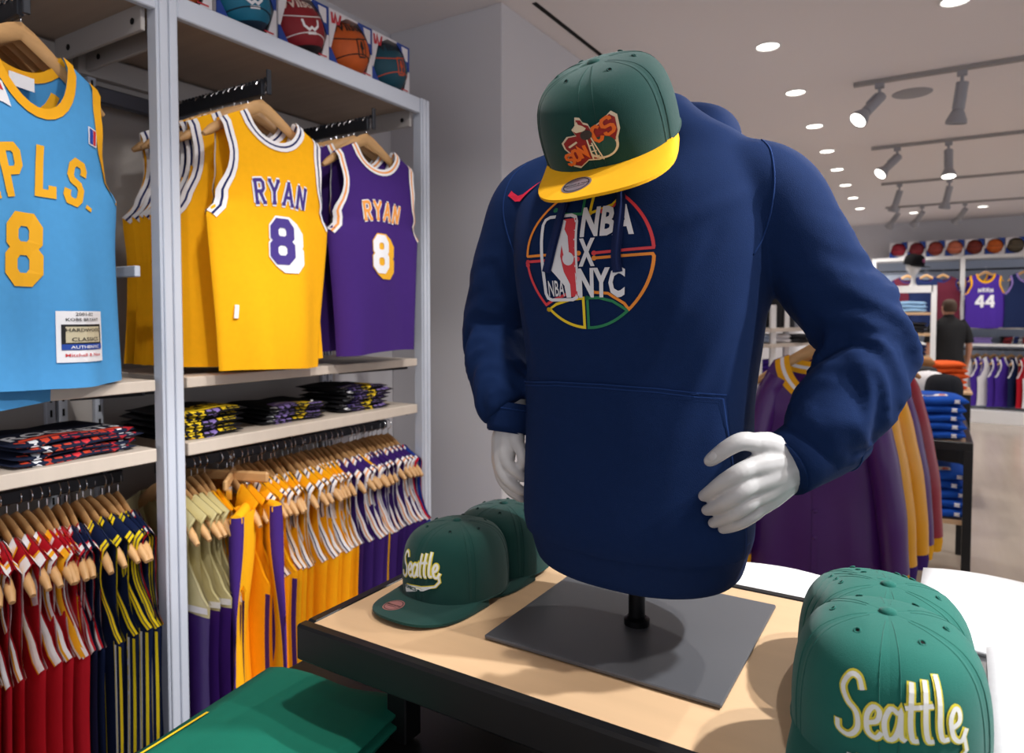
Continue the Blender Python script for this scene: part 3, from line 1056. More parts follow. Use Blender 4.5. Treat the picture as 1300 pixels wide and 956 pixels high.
def clip_hanger(loc, rz, label):
    t = thing('clip_hanger', label, 'hanger', loc, rz, 'clip hangers on the lower rail')
    MB().box((0, 0, -.02), (.36, .014, .035), .006).build('wooden_bar', m_hanger, t)
    b = MB().tube([(0, 0, -.01), (0, 0, .018)] + [(0.019 * math.cos(a), 0, 0.036 + 0.019 * math.sin(a)) for a in np.linspace(-PI / 2 - .2, PI * .95, 11)], .0017, 5)
    b.build('hook', m_chrome, t)
    for s_ in (-.1, .1):
        MB().box((s_, 0, -.06), (.02, .02, .045), .003).box((s_, 0, -.04), (.006, .006, .05), 0).build('clip', m_chrome, t)
    return t
clip_hanger((RX + .02, 1.405, RZ), -.75, 'wooden clip hanger turned sideways holding yellow shorts')
shorts((RX + .13, 1.375, RZ - .10), -.85, 'yellow shorts with white and purple side panels hanging from a clip hanger')
clip_hanger((RX + .0, 1.365, RZ), .35, 'wooden clip hanger with empty bar behind the yellow shorts')
shorts((RX + .08, 1.46, RZ - .10), -.30, 'yellow shorts tucked behind the front pair, with a white hem')

# ------------------------------------------------------------------ folded shirts
def folded(w, d, h, m, seed=0):
    r = random.Random(seed)
    b = MB()
    n, nx = 14, 10
    rows = []
    for i in range(nx + 1):
        u = -1 + 2 * i / nx
        sc_ = (1 - abs(u) ** 8) ** .5 if abs(u) < 1 else 0.0
        sc_ = max(sc_, .25)
        row = []
        for k in range(n):
            a = 2 * PI * k / n
            cy, sz = math.cos(a), math.sin(a)
            yy = math.copysign(abs(cy) ** .3, cy) * d / 2 * (.97 + .03 * sc_)
            zz = math.copysign(abs(sz) ** .75, sz) * h / 2 * sc_
            yy += .004 * math.sin(5 * u + seed + k * .3)
            zz += .0035 * math.sin(4 * u + seed * 1.7 + cy * 2) * sc_
            row.append(Vector((u * w / 2, yy, h / 2 + zz)))
        rows.append(row)
    b.grid(rows, 0, True)
    b.f.append(tuple(range(n))); b.m.append(0)
    b.f.append(tuple(nx * n + k for k in range(n))); b.m.append(0)
    return b

def tee_stack(loc, rz, n, w, d, h, m, label, group, printer=None, jit=.01):
    out = []
    proto = {}
    for k in range(n):
        pos = (n - 1 - k)
        nm = 'topmost' if k == n - 1 else ('bottom one' if k == 0 else '%s from the top' % ORD[pos])
        if n == 1:
            nm = 'single'
        v = k % 2
        last = (k == n - 1)
        t = thing('folded_shirt', '%s, %s' % (label, nm), 'shirt', (loc[0] + random.uniform(-jit, jit), loc[1] + random.uniform(-jit, jit), loc[2] + k * h * .93), rz + random.uniform(-.05, .05), group)
        if v not in proto:
            o = folded(w, d, h, m, k + n * 3).build('body', m, t, 180)
            proto[v] = o
        else:
            o = bpy.data.objects.new('body', proto[v].data); COL.objects.link(o); o.parent = t
        if printer:
            bv = bvh_of([o])
            def mp(u, vv, l, bv=bv):
                # u across, vv: 0 at top of front fold, + towards the back on top, - down the front edge
                if vv >= 0:
                    hit = bv.ray_cast(Vector((u, -d / 2 + .012 + vv, h * 2)), Vector((0, 0, -1)))
                else:
                    hit = bv.ray_cast(Vector((u, -d, h * .75 + vv)), Vector((0, 1, 0)))
                if hit[0] is None:
                    return Vector((u, -d / 2 + vv, h))
                return hit[0] + hit[1] * l
            printer(t, mp, last)
        out.append(t)
    return out

def blockprint(cols, word=None, wordmat=None, band=.8, w=.3, h=.02, seed=0):
    """lettering over the front fold: the folded edge repeats the letter columns, the top shows the word"""
    def f(t, mp, last):
        r = random.Random(seed + 5)
        b = MB()
        ms = cols + ([wordmat] if wordmat else [])
        x = -w / 2 * band
        while x < w / 2 * band:
            ww = r.uniform(.018, .028)
            c = r.randrange(len(cols))
            x1 = min(x + ww * .72, w / 2 * band)
            put(b, fillpoly([(x, .004), (x1, .004), (x1, -.001), (x, -.001)], .02, 1), mp, .0013, c)
            put(b, fillpoly([(x, -.001), (x1, -.001), (x1, -h * .6), (x, -h * .6)], .02, 1), mp, .0013, c)
            x += ww
        if last:
            if word:
                put(b, fillpoly([(-w * .42, .010), (w * .42, .010), (w * .40, .026), (-w * .40, .026)], .02, 3), mp, .0012, 1)
                tv = text2d(word, .075, .002, 0, 1.0, .02, 2)
                x0, x1 = min(v[0] for v in tv[0]), max(v[0] for v in tv[0])
                put(b, xf(tv, 1, 0, .032, 0, w * band / (x1 - x0), 1.0), mp, .0018, len(cols))
            else:
                put(b, fillpoly([(-w * .36, .012), (w * .05, .012), (w * .02, .07), (-w * .34, .06)], .02, 3), mp, .0012, 0)
                put(b, fillpoly([(w * .08, .010), (w * .26, .010), (w * .24, .06), (w * .06, .07)], .02, 3), mp, .0013, len(cols) - 1)
                put(b, strokes([[(-w * .3, .03), (-w * .1, .045), (w * .0, .025)], [(w * .28, .02), (w * .38, .05)]], .008, .02), mp, .0016, len(cols) - 2)
        b.build('print', ms, t)['kind'] = 'stuff'
    return f

ZS = Z_LOW + 0.018
c_tnavy = cloth('tee_navy', (20, 28, 52)); c_tblack = cloth('tee_black', (16, 15, 20))
p_lav = mat('print_lavender', (132, 110, 178), .6)
p_yel2 = mat('print_lemon', (236, 200, 30), .6)
p_or2 = mat('print_vermilion', (206, 66, 40), .6)
tee_stack((SX - .17, .88, ZS), PI / 2 + .1, 4, .30, .26, .017, c_tnavy, 'navy folded shirt with ROCKETS print, left shelf stack', 'folded navy shirts on the shelf', blockprint([p_white, p_or2, p_or2, p_red], 'ROCKETS', p_white, .9, .3, .017))
tee_stack((SX - .17, 1.245, ZS), PI / 2 - .05, 5, .25, .26, .018, c_tblack, 'black folded shirt with LAKERS print by the white post', 'folded black shirts with yellow print', blockprint([p_yel2, p_yel2, p_white, p_lav], 'LAKERS', p_yel2, .85, .25, .018))
tee_stack((SX - .19, 1.60, ZS), PI / 2 - .1, 4, .25, .26, .016, c_tblack, 'black folded shirt with lavender print, middle shelf stack', 'folded black shirts with lavender print', blockprint([p_lav, p_lav, p_white, p_yel2], None, None, .85, .25, .016))
tee_stack((SX - .19, 1.935, ZS), PI / 2 - .05, 6, .25, .26, .0165, c_tblack, 'black folded shirt with purple print, right shelf stack', 'folded black shirts with purple print', blockprint([p_purple, p_lav, p_white, p_yel2], None, None, .85, .25, .0165))
# ------------------------------------------------------------------ display tables
m_oak = mat('table_maple', (214, 178, 138), 0.5, wave=((1.5, 26, 2), 0.93))
m_plate = mat('base_plate_grey', (92, 93, 97), 0.42, metal=0.25, var=0.05, vscale=5)
TZ = 1.01
tab = thing('display_table', 'black framed display table with a pale maple top carrying the mannequin', 'table', (0, 0, 0))
tx0, tx1, ty0, ty1 = -0.852, 0.058, 0.726, 1.262
cx, cy, lx, ly = (tx0 + tx1) / 2, (ty0 + ty1) / 2, tx1 - tx0, ty1 - ty0
MB().box((cx, cy, TZ - 0.012), (lx - 0.04, ly - 0.04, 0.022)).build('wood_top', m_oak, tab)
for c, d in (((cx, ty0 + .011, TZ - .028), (lx, .022, .058)), ((cx, ty1 - .011, TZ - .028), (lx, .022, .058)), ((tx0 + .011, cy, TZ - .028), (.022, ly - .044, .058)), ((tx1 - .011, cy, TZ - .028), (.022, ly - .044, .058))):
    MB().box(c, d, .004).build('frame_rail', m_black, tab, 30)
for x in (tx0 + .12, tx1 - .12):
    for y in (ty0 + .12, ty1 - .1):
        MB().box((x, y, .885), (.04, .04, .16), .002).build('leg', m_black, tab)
low = thing('low_display_table', 'lower black display table under and around the maple topped table', 'table', (0, 0, 0))
LZ = 0.80
bx0, bx1, by0, by1 = -1.08, 0.95, 0.50, 1.78
MB().box(((bx0 + bx1) / 2, (by0 + by1) / 2, LZ - .02), (bx1 - bx0, by1 - by0, .04), .004).build('table_top', m_black, low, 30)
for x in (bx0 + .05, bx1 - .05):
    for y in (by0 + .05, by1 - .05):
        MB().box((x, y, .385), (.06, .06, .77), .003).build('leg', m_black, low)
MB().box(((bx0 + bx1) / 2, (by0 + by1) / 2, .25), (bx1 - bx0 - .12, by1 - by0 - .12, .03), .003).build('lower_shelf', m_oak, low)

c_green = cloth('tee_green', (14, 104, 84)); c_wtee = cloth('tee_white', (238, 238, 240))
def green_print(t, mp, last):
    if last:
        b = MB()
        put(b, strokes([[(-.14, .02), (-.13, .16)]], .006, .02), mp, .0015, 0)
        b.build('print', [p_yel2], t)
tee_stack((-0.87, .69, LZ), .12, 3, .30, .34, .02, c_green, 'green folded shirt on the low table front left', 'green folded shirts', green_print)
def white_print(t, mp, last):
    if last:
        b = MB()
        put(b, strokes([[(-.06, .02), (-.03, .04), (.02, .045), (.05, .03), (.03, .015), (-.06, .02)]], .005, .02), mp, .0015, 0)
        put(b, strokes([[(-.03, .028), (.02, .03)]], .006, .02), mp, .0016, 1)
        b.build('print', [p_yel2, p_red], t)
def badge_print(t, mp, last):
    if last:
        b = MB()
        put(b, strokes([[(-.15, .06), (-.1, .13), (0, .165), (.1, .13), (.15, .05)]], .006, .02), mp, .0015, 0)
        b.build('outline_print', [p_black], t)
        b = MB(); put(b, strokes([[(-.15, .0), (-.1, .06), (0, .09), (.1, .05), (.15, .0)]], .05, .02), mp, .0016, 0)
        b.build('green_print', [c_green], t)
        b = MB(); put(b, xf(text2d('HOME', .03, .0008, 0, 1, .02, 1), 1, -.05, .115), mp, .0017, 0)
        b.build('lettering', [p_red], t)
tee_stack((-.19, 1.385, LZ), .0, 9, .34, .24, .021, c_wtee, 'white folded shirt stacked behind the mannequin', 'white folded shirts behind the mannequin', white_print, .004)
tee_stack((.17, 1.48, LZ), .0, 9, .36, .38, .021, c_wtee, 'white folded shirt stacked behind the right caps', 'white folded shirts behind the right caps', None, .004)
tee_stack((.55, 1.48, LZ), .0, 9, .36, .38, .021, c_wtee, 'white folded shirt in the rightmost white stack', 'white folded shirts at the right', None, .004)
tee_stack((.245, 1.085, LZ), .0, 10, .35, .40, .0200, c_wtee, 'white folded shirt with green print right of the caps', 'white printed shirts right of the caps', badge_print, .004)

# ------------------------------------------------------------------ mannequin
MX = Vector((-0.387, 1.0, TZ))
man = thing('mannequin', 'headless white half body mannequin with jointless hands on a grey square base plate', 'mannequin', MX)
MB().box((-.005, .015, .004), (.355, .345, .006), .0015).build('base_plate', m_plate, man)
b = MB().tube([(0, 0, .006), (0, 0, .25)], .013, 20)
b.lathe([(0, .007), (.02, .007), (.02, .016), (.014, .02)], 20)
b.build('pole', mat('pole_black', (28, 28, 30), .3, metal=.7), man, 40)
m_hand = mat('mannequin_white', (190, 188, 186), .38, spec=.5, coat=.15)
MB().tube([(0, -.005, .70), (-.01, -.005, .76), (-.01, -.03, .79), (-.01, -.035, .80)], [.062, .055, .052, .03], 20).build('neck', m_hand, man, 60)

def L(px, py, dep):
    return P(px, py, dep) - MX

def hand(fingers, palm, nails, name='hand'):
    b = MB()
    for path, r in palm:
        b.tube([tuple(q) for q in path], r, 12)
    for path, r0, r1 in fingers:
        cv = crom([tuple(q) for q in path], 5)
        n = len(cv)
        rr = [r0 + (r1 - r0) * k / (n - 1) for k in range(n)]
        rr[0] *= .8
        b.tube([tuple(c) for c in cv], rr, 10)
        e = Vector(cv[-1]); dd = (e - Vector(cv[-2])).normalized()
        b.tube([tuple(e - dd * r1 * .2), tuple(e + dd * r1 * .45), tuple(e + dd * r1 * .8), tuple(e + dd * r1 * .95)], [r1, r1 * .86, r1 * .55, r1 * .2], 10)
    o = b.build(name, m_hand, man)
    remesh(o, .0016, 22, .5)
    for (q, dr, nn) in nails:
        q, dr, nn = Vector(q), Vector(dr).normalized(), Vector(nn).normalized()
        hitl = bvh_of([o]).find_nearest(q)
        c = hitl[0] + hitl[1] * .0002
        z = hitl[1]; y = (dr - z * dr.dot(z)).normalized(); x = y.cross(z)
        M = Matrix((x, y, z)).transposed().to_4x4(); M.translation = c
        MB().lathe([(0.0, .0009), (.003, .0008), (.0045, .0003), (.0052, -.0006)], 14, M @ Matrix.Scale(1.35, 4, (0, 1, 0))).build('fingernail', m_hand, o, 180)
    return o

# viewer's right hand (resting at the pocket edge)
W_ = L(1012, 588, .868)
fing = [
 ([L(972, 566, .858), L(945, 560, .846), L(925, 568, .848), L(908, 580, .858), L(901, 585, .864)], .0135, .0085),     # thumb
 ([L(962, 590, .848), L(940, 599, .838), L(918, 612, .848), L(902, 624, .868), L(893, 630, .886)], .0125, .0078),     # index
 ([L(966, 608, .850), L(944, 622, .840), L(924, 636, .850), L(908, 644, .872), L(897, 648, .892)], .0125, .0078),     # middle
 ([L(968, 624, .858), L(950, 640, .850), L(932, 652, .858), L(916, 660, .878), L(905, 664, .895)], .0118, .0075),     # ring
 ([L(972, 638, .868), L(958, 652, .864), L(942, 663, .870), L(928, 669, .884), L(917, 672, .898)], .0105, .0068),     # little
]
palm = [
 ([L(1046, 566, .880), L(1024, 579, .873), L(1004, 590, .867), L(992, 595, .863)], [.027, .028, .027, .022]),
 ([L(1032, 580, .876), L(1010, 585, .869), L(988, 571, .861), L(974, 564, .857), L(960, 562, .852)], [.016, .0175, .0180, .0165, .0138]),
 ([L(1032, 576, .875), L(1006, 583, .866), L(984, 587, .856), L(966, 590, .849), L(952, 594, .843)], [.018, .021, .0195, .0165, .0125]),
 ([L(1032, 578, .875), L(1006, 591, .866), L(986, 600, .856), L(970, 608, .851), L(956, 615, .845)], [.018, .021, .0195, .0165, .0125]),
 ([L(1032, 580, .876), L(1006, 598, .868), L(988, 610, .861), L(974, 622, .858), L(960, 632, .853)], [.018, .021, .0190, .0158, .0120]),
 ([L(1032, 582, .877), L(1007, 603, .872), L(992, 618, .869), L(979, 632, .868), L(966, 644, .866)], [.018, .019, .0172, .0145, .0110]),
]
hand(fing, palm, [(L(905, 580, .852), L(898, 586, .86) - L(912, 577, .856), (0, -1, .3))])

# viewer's left hand (half hidden behind the hoodie)
fing = [
 ([L(650, 556, 1.115), L(660, 568, 1.10), L(664, 582, 1.095), L(662, 592, 1.10)], .0125, .0085),
 ([L(644, 572, 1.12), L(643, 584, 1.11), L(650, 594, 1.10), L(659, 602, 1.10), L(665, 607, 1.105)], .0125, .0080),
 ([L(638, 580, 1.125), L(637, 596, 1.115), L(645, 610, 1.105), L(657, 620, 1.105), L(665, 624, 1.11)], .0122, .0080),
 ([L(634, 584, 1.135), L(636, 604, 1.125), L(645, 619, 1.12), L(656, 629, 1.12), L(663, 633, 1.125)], .0115, .0075),
 ([L(633, 590, 1.145), L(637, 608, 1.14), L(646, 622, 1.135), L(656, 631, 1.135)], .0105, .0070),
]
palm = [
 ([L(652, 500, 1.14), L(648, 536, 1.13), L(645, 552, 1.127)], [.025, .026, .023]),
 ([L(650, 520, 1.133), L(652, 545, 1.12), L(657, 562, 1.105)], [.018, .019, .0130]),
 ([L(649, 522, 1.134), L(645, 552, 1.124), L(643, 574, 1.116), L(644, 586, 1.108)], [.018, .020, .0165, .0125]),
 ([L(649, 522, 1.134), L(641, 556, 1.128), L(638, 580, 1.122), L(638, 598, 1.114)], [.018, .020, .0165, .0125]),
 ([L(649, 522, 1.136), L(638, 558, 1.134), L(635, 584, 1.132), L(637, 604, 1.124)], [.018, .0195, .0155, .0118]),
 ([L(649, 522, 1.138), L(638, 560, 1.140), L(635, 590, 1.142), L(638, 608, 1.139)], [.018, .018, .0140, .0108]),
]
hand(fing, palm, [])

# ------------------------------------------------------------------ hoodie
c_hood = mat('hoodie_navy', (13, 35, 74), .9, var=.07, vscale=90, bump=.25, bscale=900, spec=.15)
c_hoodin = mat('hoodie_stitch', (20, 47, 96), .9, spec=.2)
hoodie = thing('hoodie', 'navy blue pullover hoodie with NBA X NYC basketball print worn by the mannequin', 'hoodie', MX)
tors = [  # z, half width x, half depth y, y centre
 (.135, .162, .114, -.005), (.158, .174, .124, -.008), (.20, .176, .126, -.010), (.30, .172, .122, -.008), (.42, .178, .124, -.008), (.52, .192, .130, -.012),
 (.60, .198, .134, -.012), (.655, .198, .126, -.006), (.692, .192, .108, .0), (.72, .172, .094, .004), (.75, .150, .085, .006), (.775, .110, .078, .006), (.80, .080, .070, .004), (.815, .07, .064, .002)]
b = MB()
rows = []
for z, a, d, yc in [tuple(q) for q in crom(tors, 3)]:
    n = 48
    row = []
    for k in range(n):
        an = 2 * PI * k / n
        c_, s_ = math.cos(an), math.sin(an)
        e = .86
        row.append(Vector((a * math.copysign(abs(c_) ** e, c_), yc + d * math.copysign(abs(s_) ** e, s_), z)))
    rows.append(row)
b.grid(rows, 0, True)
nr = len(rows)
b.f.append(tuple(range(48))); b.m.append(0)
b.f.append(tuple((nr - 1) * 48 + k for k in range(48))); b.m.append(0)
ARM_R = [(.13, .004, .675, .072), (.185, .006, .655, .071), (.222, .012, .60, .064), (.266, .022, .525, .061), (.312, .026, .455, .060), (.300, -.008, .395, .059), (.272, -.040, .343, .054), tuple(L(1056, 555, .898)) + (.047,)]
ARM_L = [(-.13, .004, .685, .076), (-.19, .006, .665, .075), (-.228, .012, .60, .068), (-.260, .022, .53, .063), (-.278, .030, .462, .060), (-.256, .000, .405, .057), (-.222, -.035, .352, .052), tuple(L(650, 520, 1.135)) + (.045,)]
for A in (ARM_R, ARM_L):
    cv = crom(A, 6)
    b.tube([tuple(c[:3]) for c in cv], [float(c[3]) for c in cv], 24)
body = b.build('body', c_hood, hoodie)
remesh(body, .006, 10, .5)

# folds: sleeves get rings that wrap part of the arm, the torso gets soft drape
me = body.data
N = len(me.vertices)
co = np.empty(N * 3); me.vertices.foreach_get('co', co); co = co.reshape(-1, 3)
no = np.empty(N * 3); me.vertices.foreach_get('normal', no); no = no.reshape(-1, 3)
disp = np.zeros(N)
def arm_param(A):
    cv = np.array(crom(A, 10))
    pts = cv[:, :3]
    d2 = ((co[:, None, :] - pts[None]) ** 2).sum(2)
    i = d2.argmin(1)
    dist = np.sqrt(d2.min(1))
    tan = np.gradient(pts, axis=0); tan /= np.linalg.norm(tan, axis=1)[:, None]
    rel = co - pts[i]
    up = np.array([0, -1.0, 0])
    e1 = up - tan[i] * (tan[i] @ up)[:, None]; e1 /= np.linalg.norm(e1, axis=1)[:, None]
    e2 = np.cross(tan[i], e1)
    ang = np.arctan2((rel * e2).sum(1), (rel * e1).sum(1))
    t = i / (len(pts) - 1)
    inside = dist < cv[i, 3] * 1.35
    return t, ang, inside
def foldring(A, lst):
    t, ang, ins = arm_param(A)
    out = np.zeros(N)
    for t0, a0, aw, sl, w, h in lst:
        da = (ang - a0 + PI) % (2 * PI) - PI
        tt = t - t0 - sl * da
        out += h * np.exp(-(tt / w) ** 2) * np.exp(-(da / aw) ** 4)
    return np.where(ins & (t > .16), out, 0)
rng = random.Random(5)
FR = [(.30, .2, 1.1, .05, .030, .006), (.38, -.5, 1.2, .08, .026, .007), (.45, .5, 1.2, -.06, .026, .009), (.515, -.2, 1.4, .07, .024, .010), (.575, .7, 1.2, -.08, .022, .010),
      (.625, -.6, 1.2, .06, .022, .009), (.68, .3, 1.4, .09, .022, .010), (.735, -.3, 1.2, -.07, .022, .008), (.79, .5, 1.3, .06, .020, .009), (.85, -.2, 1.5, -.04, .020, .007), (.92, 0, 3.2, 0, .018, .006),
      (.42, 2.4, 1.0, .05, .025, .006), (.55, -2.2, 1.0, .05, .025, .007), (.66, 2.2, 1.0, -.05, .025, .006)]
FL = [(.33 + .08 * k + rng.uniform(-.01, .01), rng.uniform(-1.6, 1.6), rng.uniform(1., 1.8), rng.uniform(-.06, .06), .024, rng.uniform(.004, .008)) for k in range(8)]
def wrinkle(A, amp, ph):
    t, ang, ins = arm_param(A)
    env = .22 + .95 * np.exp(-((t - .62) / .17) ** 2) + .55 * np.exp(-((t - .88) / .09) ** 2)
    env *= np.clip((t - .22) / .12, 0, 1)
    out = np.zeros(N)
    for i in np.nonzero(ins & (t > .16))[0]:
        c_, s_ = math.cos(ang[i]), math.sin(ang[i])
        u = t[i] * 13 + .8 * c_ + .5 * math.sin(2 * ang[i] + ph)
        n = noise.noise(Vector((u, c_ * .75 + ph, s_ * .75)))
        n2 = noise.noise(Vector((u * 1.9 + 4, c_ * .9, s_ * .9 + ph)))
        out[i] = (1 - 2.2 * abs(n)) * .75 + .25 * (1 - 2.2 * abs(n2)) - .35
    return amp * env * out
disp += wrinkle(ARM_R, .0125, .6) + wrinkle(ARM_L, .009, 2.0)
# torso drape: vertical soft folds and pulls from the right armpit
def seg_fold(p0, p1, w, h, front=True):
    p0, p1 = np.array(p0), np.array(p1)
    q = co[:, [0, 2]]
    d = p1 - p0
    t = np.clip(((q - p0) @ d) / (d @ d), 0, 1)
    dist = np.linalg.norm(q - (p0 + t[:, None] * d), axis=1)
    m = (co[:, 1] < 0) if front else (co[:, 1] > 0)
    return np.where(m, h * np.exp(-(dist / w) ** 2) * np.sin(PI * np.clip(t, .03, .97)), 0)
for f in [((.15, .60), (.05, .40), .012, .005), ((.175, .52), (.08, .30), .011, .005), ((.165, .46), (.12, .20), .010, .005), ((.16, .62), (.10, .50), .010, -.004),
          ((-.16, .58), (-.12, .40), .012, .004), ((.06, .44), (.03, .42), .02, .0), ((.15, .36), (.145, .16), .010, .005), ((.19, .66), (.09, .60), .012, .004), ((-.10, .70), (.0, .64), .02, .003), ((.10, .70), (.02, .64), .02, .003)]:
    disp += seg_fold(*f)
nz_ = np.array([noise.noise(Vector(c) * 9.0) for c in co]) * .0035
disp += nz_
co2 = co + no * disp[:, None]
me.vertices.foreach_set('co', co2.ravel())
me.update()
sm_ = body.modifiers.new('s', 'SMOOTH'); sm_.iterations = 3; sm_.factor = .5
dg = bpy.context.evaluated_depsgraph_get(); dg.update()
me2 = bpy.data.meshes.new_from_object(body.evaluated_get(dg)); body.modifiers.clear(); body.data = me2
HB = bvh_of([body])

def hmap(u, v, l):
    th = u / .13
    dr = Vector((math.sin(th), -math.cos(th), 0))
    hit = HB.ray_cast(Vector((0, -.005, v)), dr)
    if hit[0] is None:
        return Vector((0, -.005, v)) + dr * .13
    return hit[0] + dr * l

def hridge(curve, r, name, m, parent, lift=.0):
    b = MB()
    pts = []
    for q in curve:
        h = HB.find_nearest(Vector(q))
        pts.append(tuple(h[0] + h[1] * lift))
    b.tube(pts, r, 6)
    return b.build(name, m, parent, 180)

# hem band
b = MB()
rows = []
for z, a, d, yc in [tuple(q) for q in crom([(.102, .148, .106, -.004), (.108, .158, .113, -.004), (.14, .167, .121, -.006), (.164, .173, .126, -.008), (.172, .168, .120, -.008)], 3)]:
    n = 72
    rows.append([Vector((a * math.copysign(abs(math.cos(2 * PI * k / n)) ** .86, math.cos(2 * PI * k / n)), yc + d * math.copysign(abs(math.sin(2 * PI * k / n)) ** .86, math.sin(2 * PI * k / n)), z + .004 * math.sin(2 * PI * k / n * 2 + 1))) for k in range(n)])
rows.insert(0, [Vector((p.x * .93, p.y * .93, p.z + .004)) for p in rows[0]])
b.grid(rows, 0, True)
hem_o = b.build('hem_band', c_hood, hoodie, 180)
MB().grid([[Vector((rows[-3][k % 72].x * 1.012, rows[-3][k % 72].y * 1.012, rows[-3][k % 72].z + dz)) for k in range(73)] for dz in (-.0012, .0012)]).build('hem_seam', c_hoodin, hem_o, 180)
# cuffs
for A, tip, r in ((ARM_R, L(994, 592, .868), .041), (ARM_L, L(646, 549, 1.13), .037)):
    a, c = Vector(A[-1][:3]), Vector(tip)
    d = (c - a)
    b = MB()
    b.tube([tuple(a - d * .25), tuple(a), tuple(a + d * .3), tuple(a + d * .7), tuple(a + d * .97), tuple(a + d * 1.02), tuple(a + d * .95)], [r * 1.08, r * 1.16, r * 1.13, r * 1.05, r * 1.0, r * .96, r * .9], 28, cap=False)
    cuff_o = b.build('cuff', c_hood, hoodie, 180)
    b = MB().tube([tuple(a + d * .02 + (Matrix.Rotation(an, 3, d.normalized()) @ (d.orthogonal().normalized() * r * 1.17))) for an in np.linspace(0, 2 * PI, 32)[:-1]], .0012, 5, closed=True)
    b.build('cuff_seam', c_hoodin, cuff_o, 180)
# kangaroo pocket as a raised panel
poly = [(-.150, .385), (-.07, .393), (.0, .394), (.07, .392), (.142, .384), (.146, .35), (.158, .28), (.176, .205), (.178, .155), (.09, .152), (0, .150), (-.09, .152), (-.178, .155), (-.176, .205), (-.160, .28), (-.150, .35)]
vf = fillpoly(poly, .014, 5)
b = MB()
put(b, vf, hmap, .0045, 0)
rim = []
ring_ = []
for i in range(len(poly)):
    p0, p1 = poly[i], poly[(i + 1) % len(poly)]
    for k in range(6):
        ring_.append((p0[0] + (p1[0] - p0[0]) * k / 6, p0[1] + (p1[1] - p0[1]) * k / 6))
b.grid([[hmap(x, y, l) for x, y in ring_] for l in (.0047, -.003)], 0, True)
pocket_o = b.build('pocket', c_hood, hoodie, 40)
def off(poly, s):
    return [(x * (1 - s / .17), y + (-s if y > .3 else s * .2)) for x, y in poly]
b = MB()
put(b, strokes([off(poly[:9], .004)], .0016, .01), hmap, .0060, 0)
put(b, strokes([off(poly[12:] + poly[:1], .004)], .0016, .01), hmap, .0060, 0)
put(b, strokes([[(x, y + .001) for x, y in poly[:5]]], .002, .01), hmap, .0058, 0)
b.build('pocket_stitching', c_hoodin, pocket_o)
# armhole seams
for sg in (1, -1):
    pts = []
    for x, z in [tuple(c) for c in crom([(.178, .735), (.198, .71), (.207, .67), (.204, .63), (.194, .595), (.184, .57)], 6)]:
        h = HB.ray_cast(Vector((sg * x, -.5, z)), Vector((0, 1, 0)))
        if h[0] is not None:
            pts.append(tuple(h[0]))
    MB().tube(pts, .0014, 6).build('armhole_seam', c_hoodin, hoodie, 180)
# hood folded down behind the neck
b = MB()
hc = crom([(-.085, -.055, .70, .020), (-.105, -.01, .74, .034), (-.085, .06, .765, .042), (0, .095, .785, .050), (.075, .075, .772, .048), (.100, .03, .742, .042), (.092, -.03, .70, .026)], 6)
b.tube([tuple(c[:3]) for c in hc], [float(c[3]) for c in hc], 18)
hc = crom([(-.07, .11, .71, .04), (0, .125, .70, .05), (.07, .11, .71, .04)], 6)
b.tube([tuple(c[:3]) for c in hc], [float(c[3]) for c in hc], 16)
hood = b.build('hood', c_hood, hoodie)
remesh(hood, .006, 8, .5)
# drawcords
for pts in ([(-.052, .672), (-.055, .645), (-.058, .61), (-.067, .575), (-.075, .552)], [(.022, .672), (.026, .64), (.024, .60), (.022, .57), (.024, .548)]):
    b = MB()
    cv = crom(pts, 5)
    put(b, strokes([[tuple(c) for c in cv]], .009, .006), hmap, .0062, 0)
    put(b, strokes([[tuple(c) for c in cv]], .0125, .006), hmap, .0042, 0)
    b.tube([tuple(hmap(c[0], c[1], .003)) for c in cv], .0045, 8)
    b.build('drawcord', cloth('drawcord_navy', (22, 36, 78)), hoodie, 180)

# chest print
pc_y, pc_o, pc_r, pc_g = (mat('ink_' + n, c, .55) for n, c in (('yellow', (236, 204, 30)), ('orange', (236, 140, 40)), ('red', (214, 58, 66)), ('green', (28, 122, 76))))
pc_w = mat('ink_white', (224, 224, 226), .55)
CU_, CV_, RX_, RY_ = -.020, .571, .0855, .098
def T(pts):
    return [(CU_ + x * RX_, CV_ + y * RY_) for x, y in pts]
def arc(a0, a1, r=1.0, cx=0, cy=0, n=14):
    return [(cx + r * math.cos(math.radians(a0 + (a1 - a0) * k / n)), cy + r * math.sin(math.radians(a0 + (a1 - a0) * k / n))) for k in range(n + 1)]
LWD = .0038
def fit_text(s_, x0, x1, y0, y1, bold, ml):
    vs, fs = text2d(s_, .055, bold, .06, 1, ml, 3, 1.02)
    a0, a1 = min(v[0] for v in vs), max(v[0] for v in vs)
    b0, b1 = min(v[1] for v in vs), max(v[1] for v in vs)
    return T([(x0 + (x1 - x0) * (x - a0) / (a1 - a0), y0 + (y1 - y0) * (y - b0) / (b1 - b0)) for x, y in vs]), fs
ink = MB()
def st(pts, mi, close=False, w=LWD):
    q = T(pts)
    if close:
        q = q + [q[0]]
    put(ink, strokes([q], w, .012), hmap, .0016, mi)
    for x, y in (q[0], q[-1]):
        put(ink, fillpoly([(x + a, y + b2) for a, b2 in circ(w * .9, 10)], 9, 0), hmap, .0018, mi)
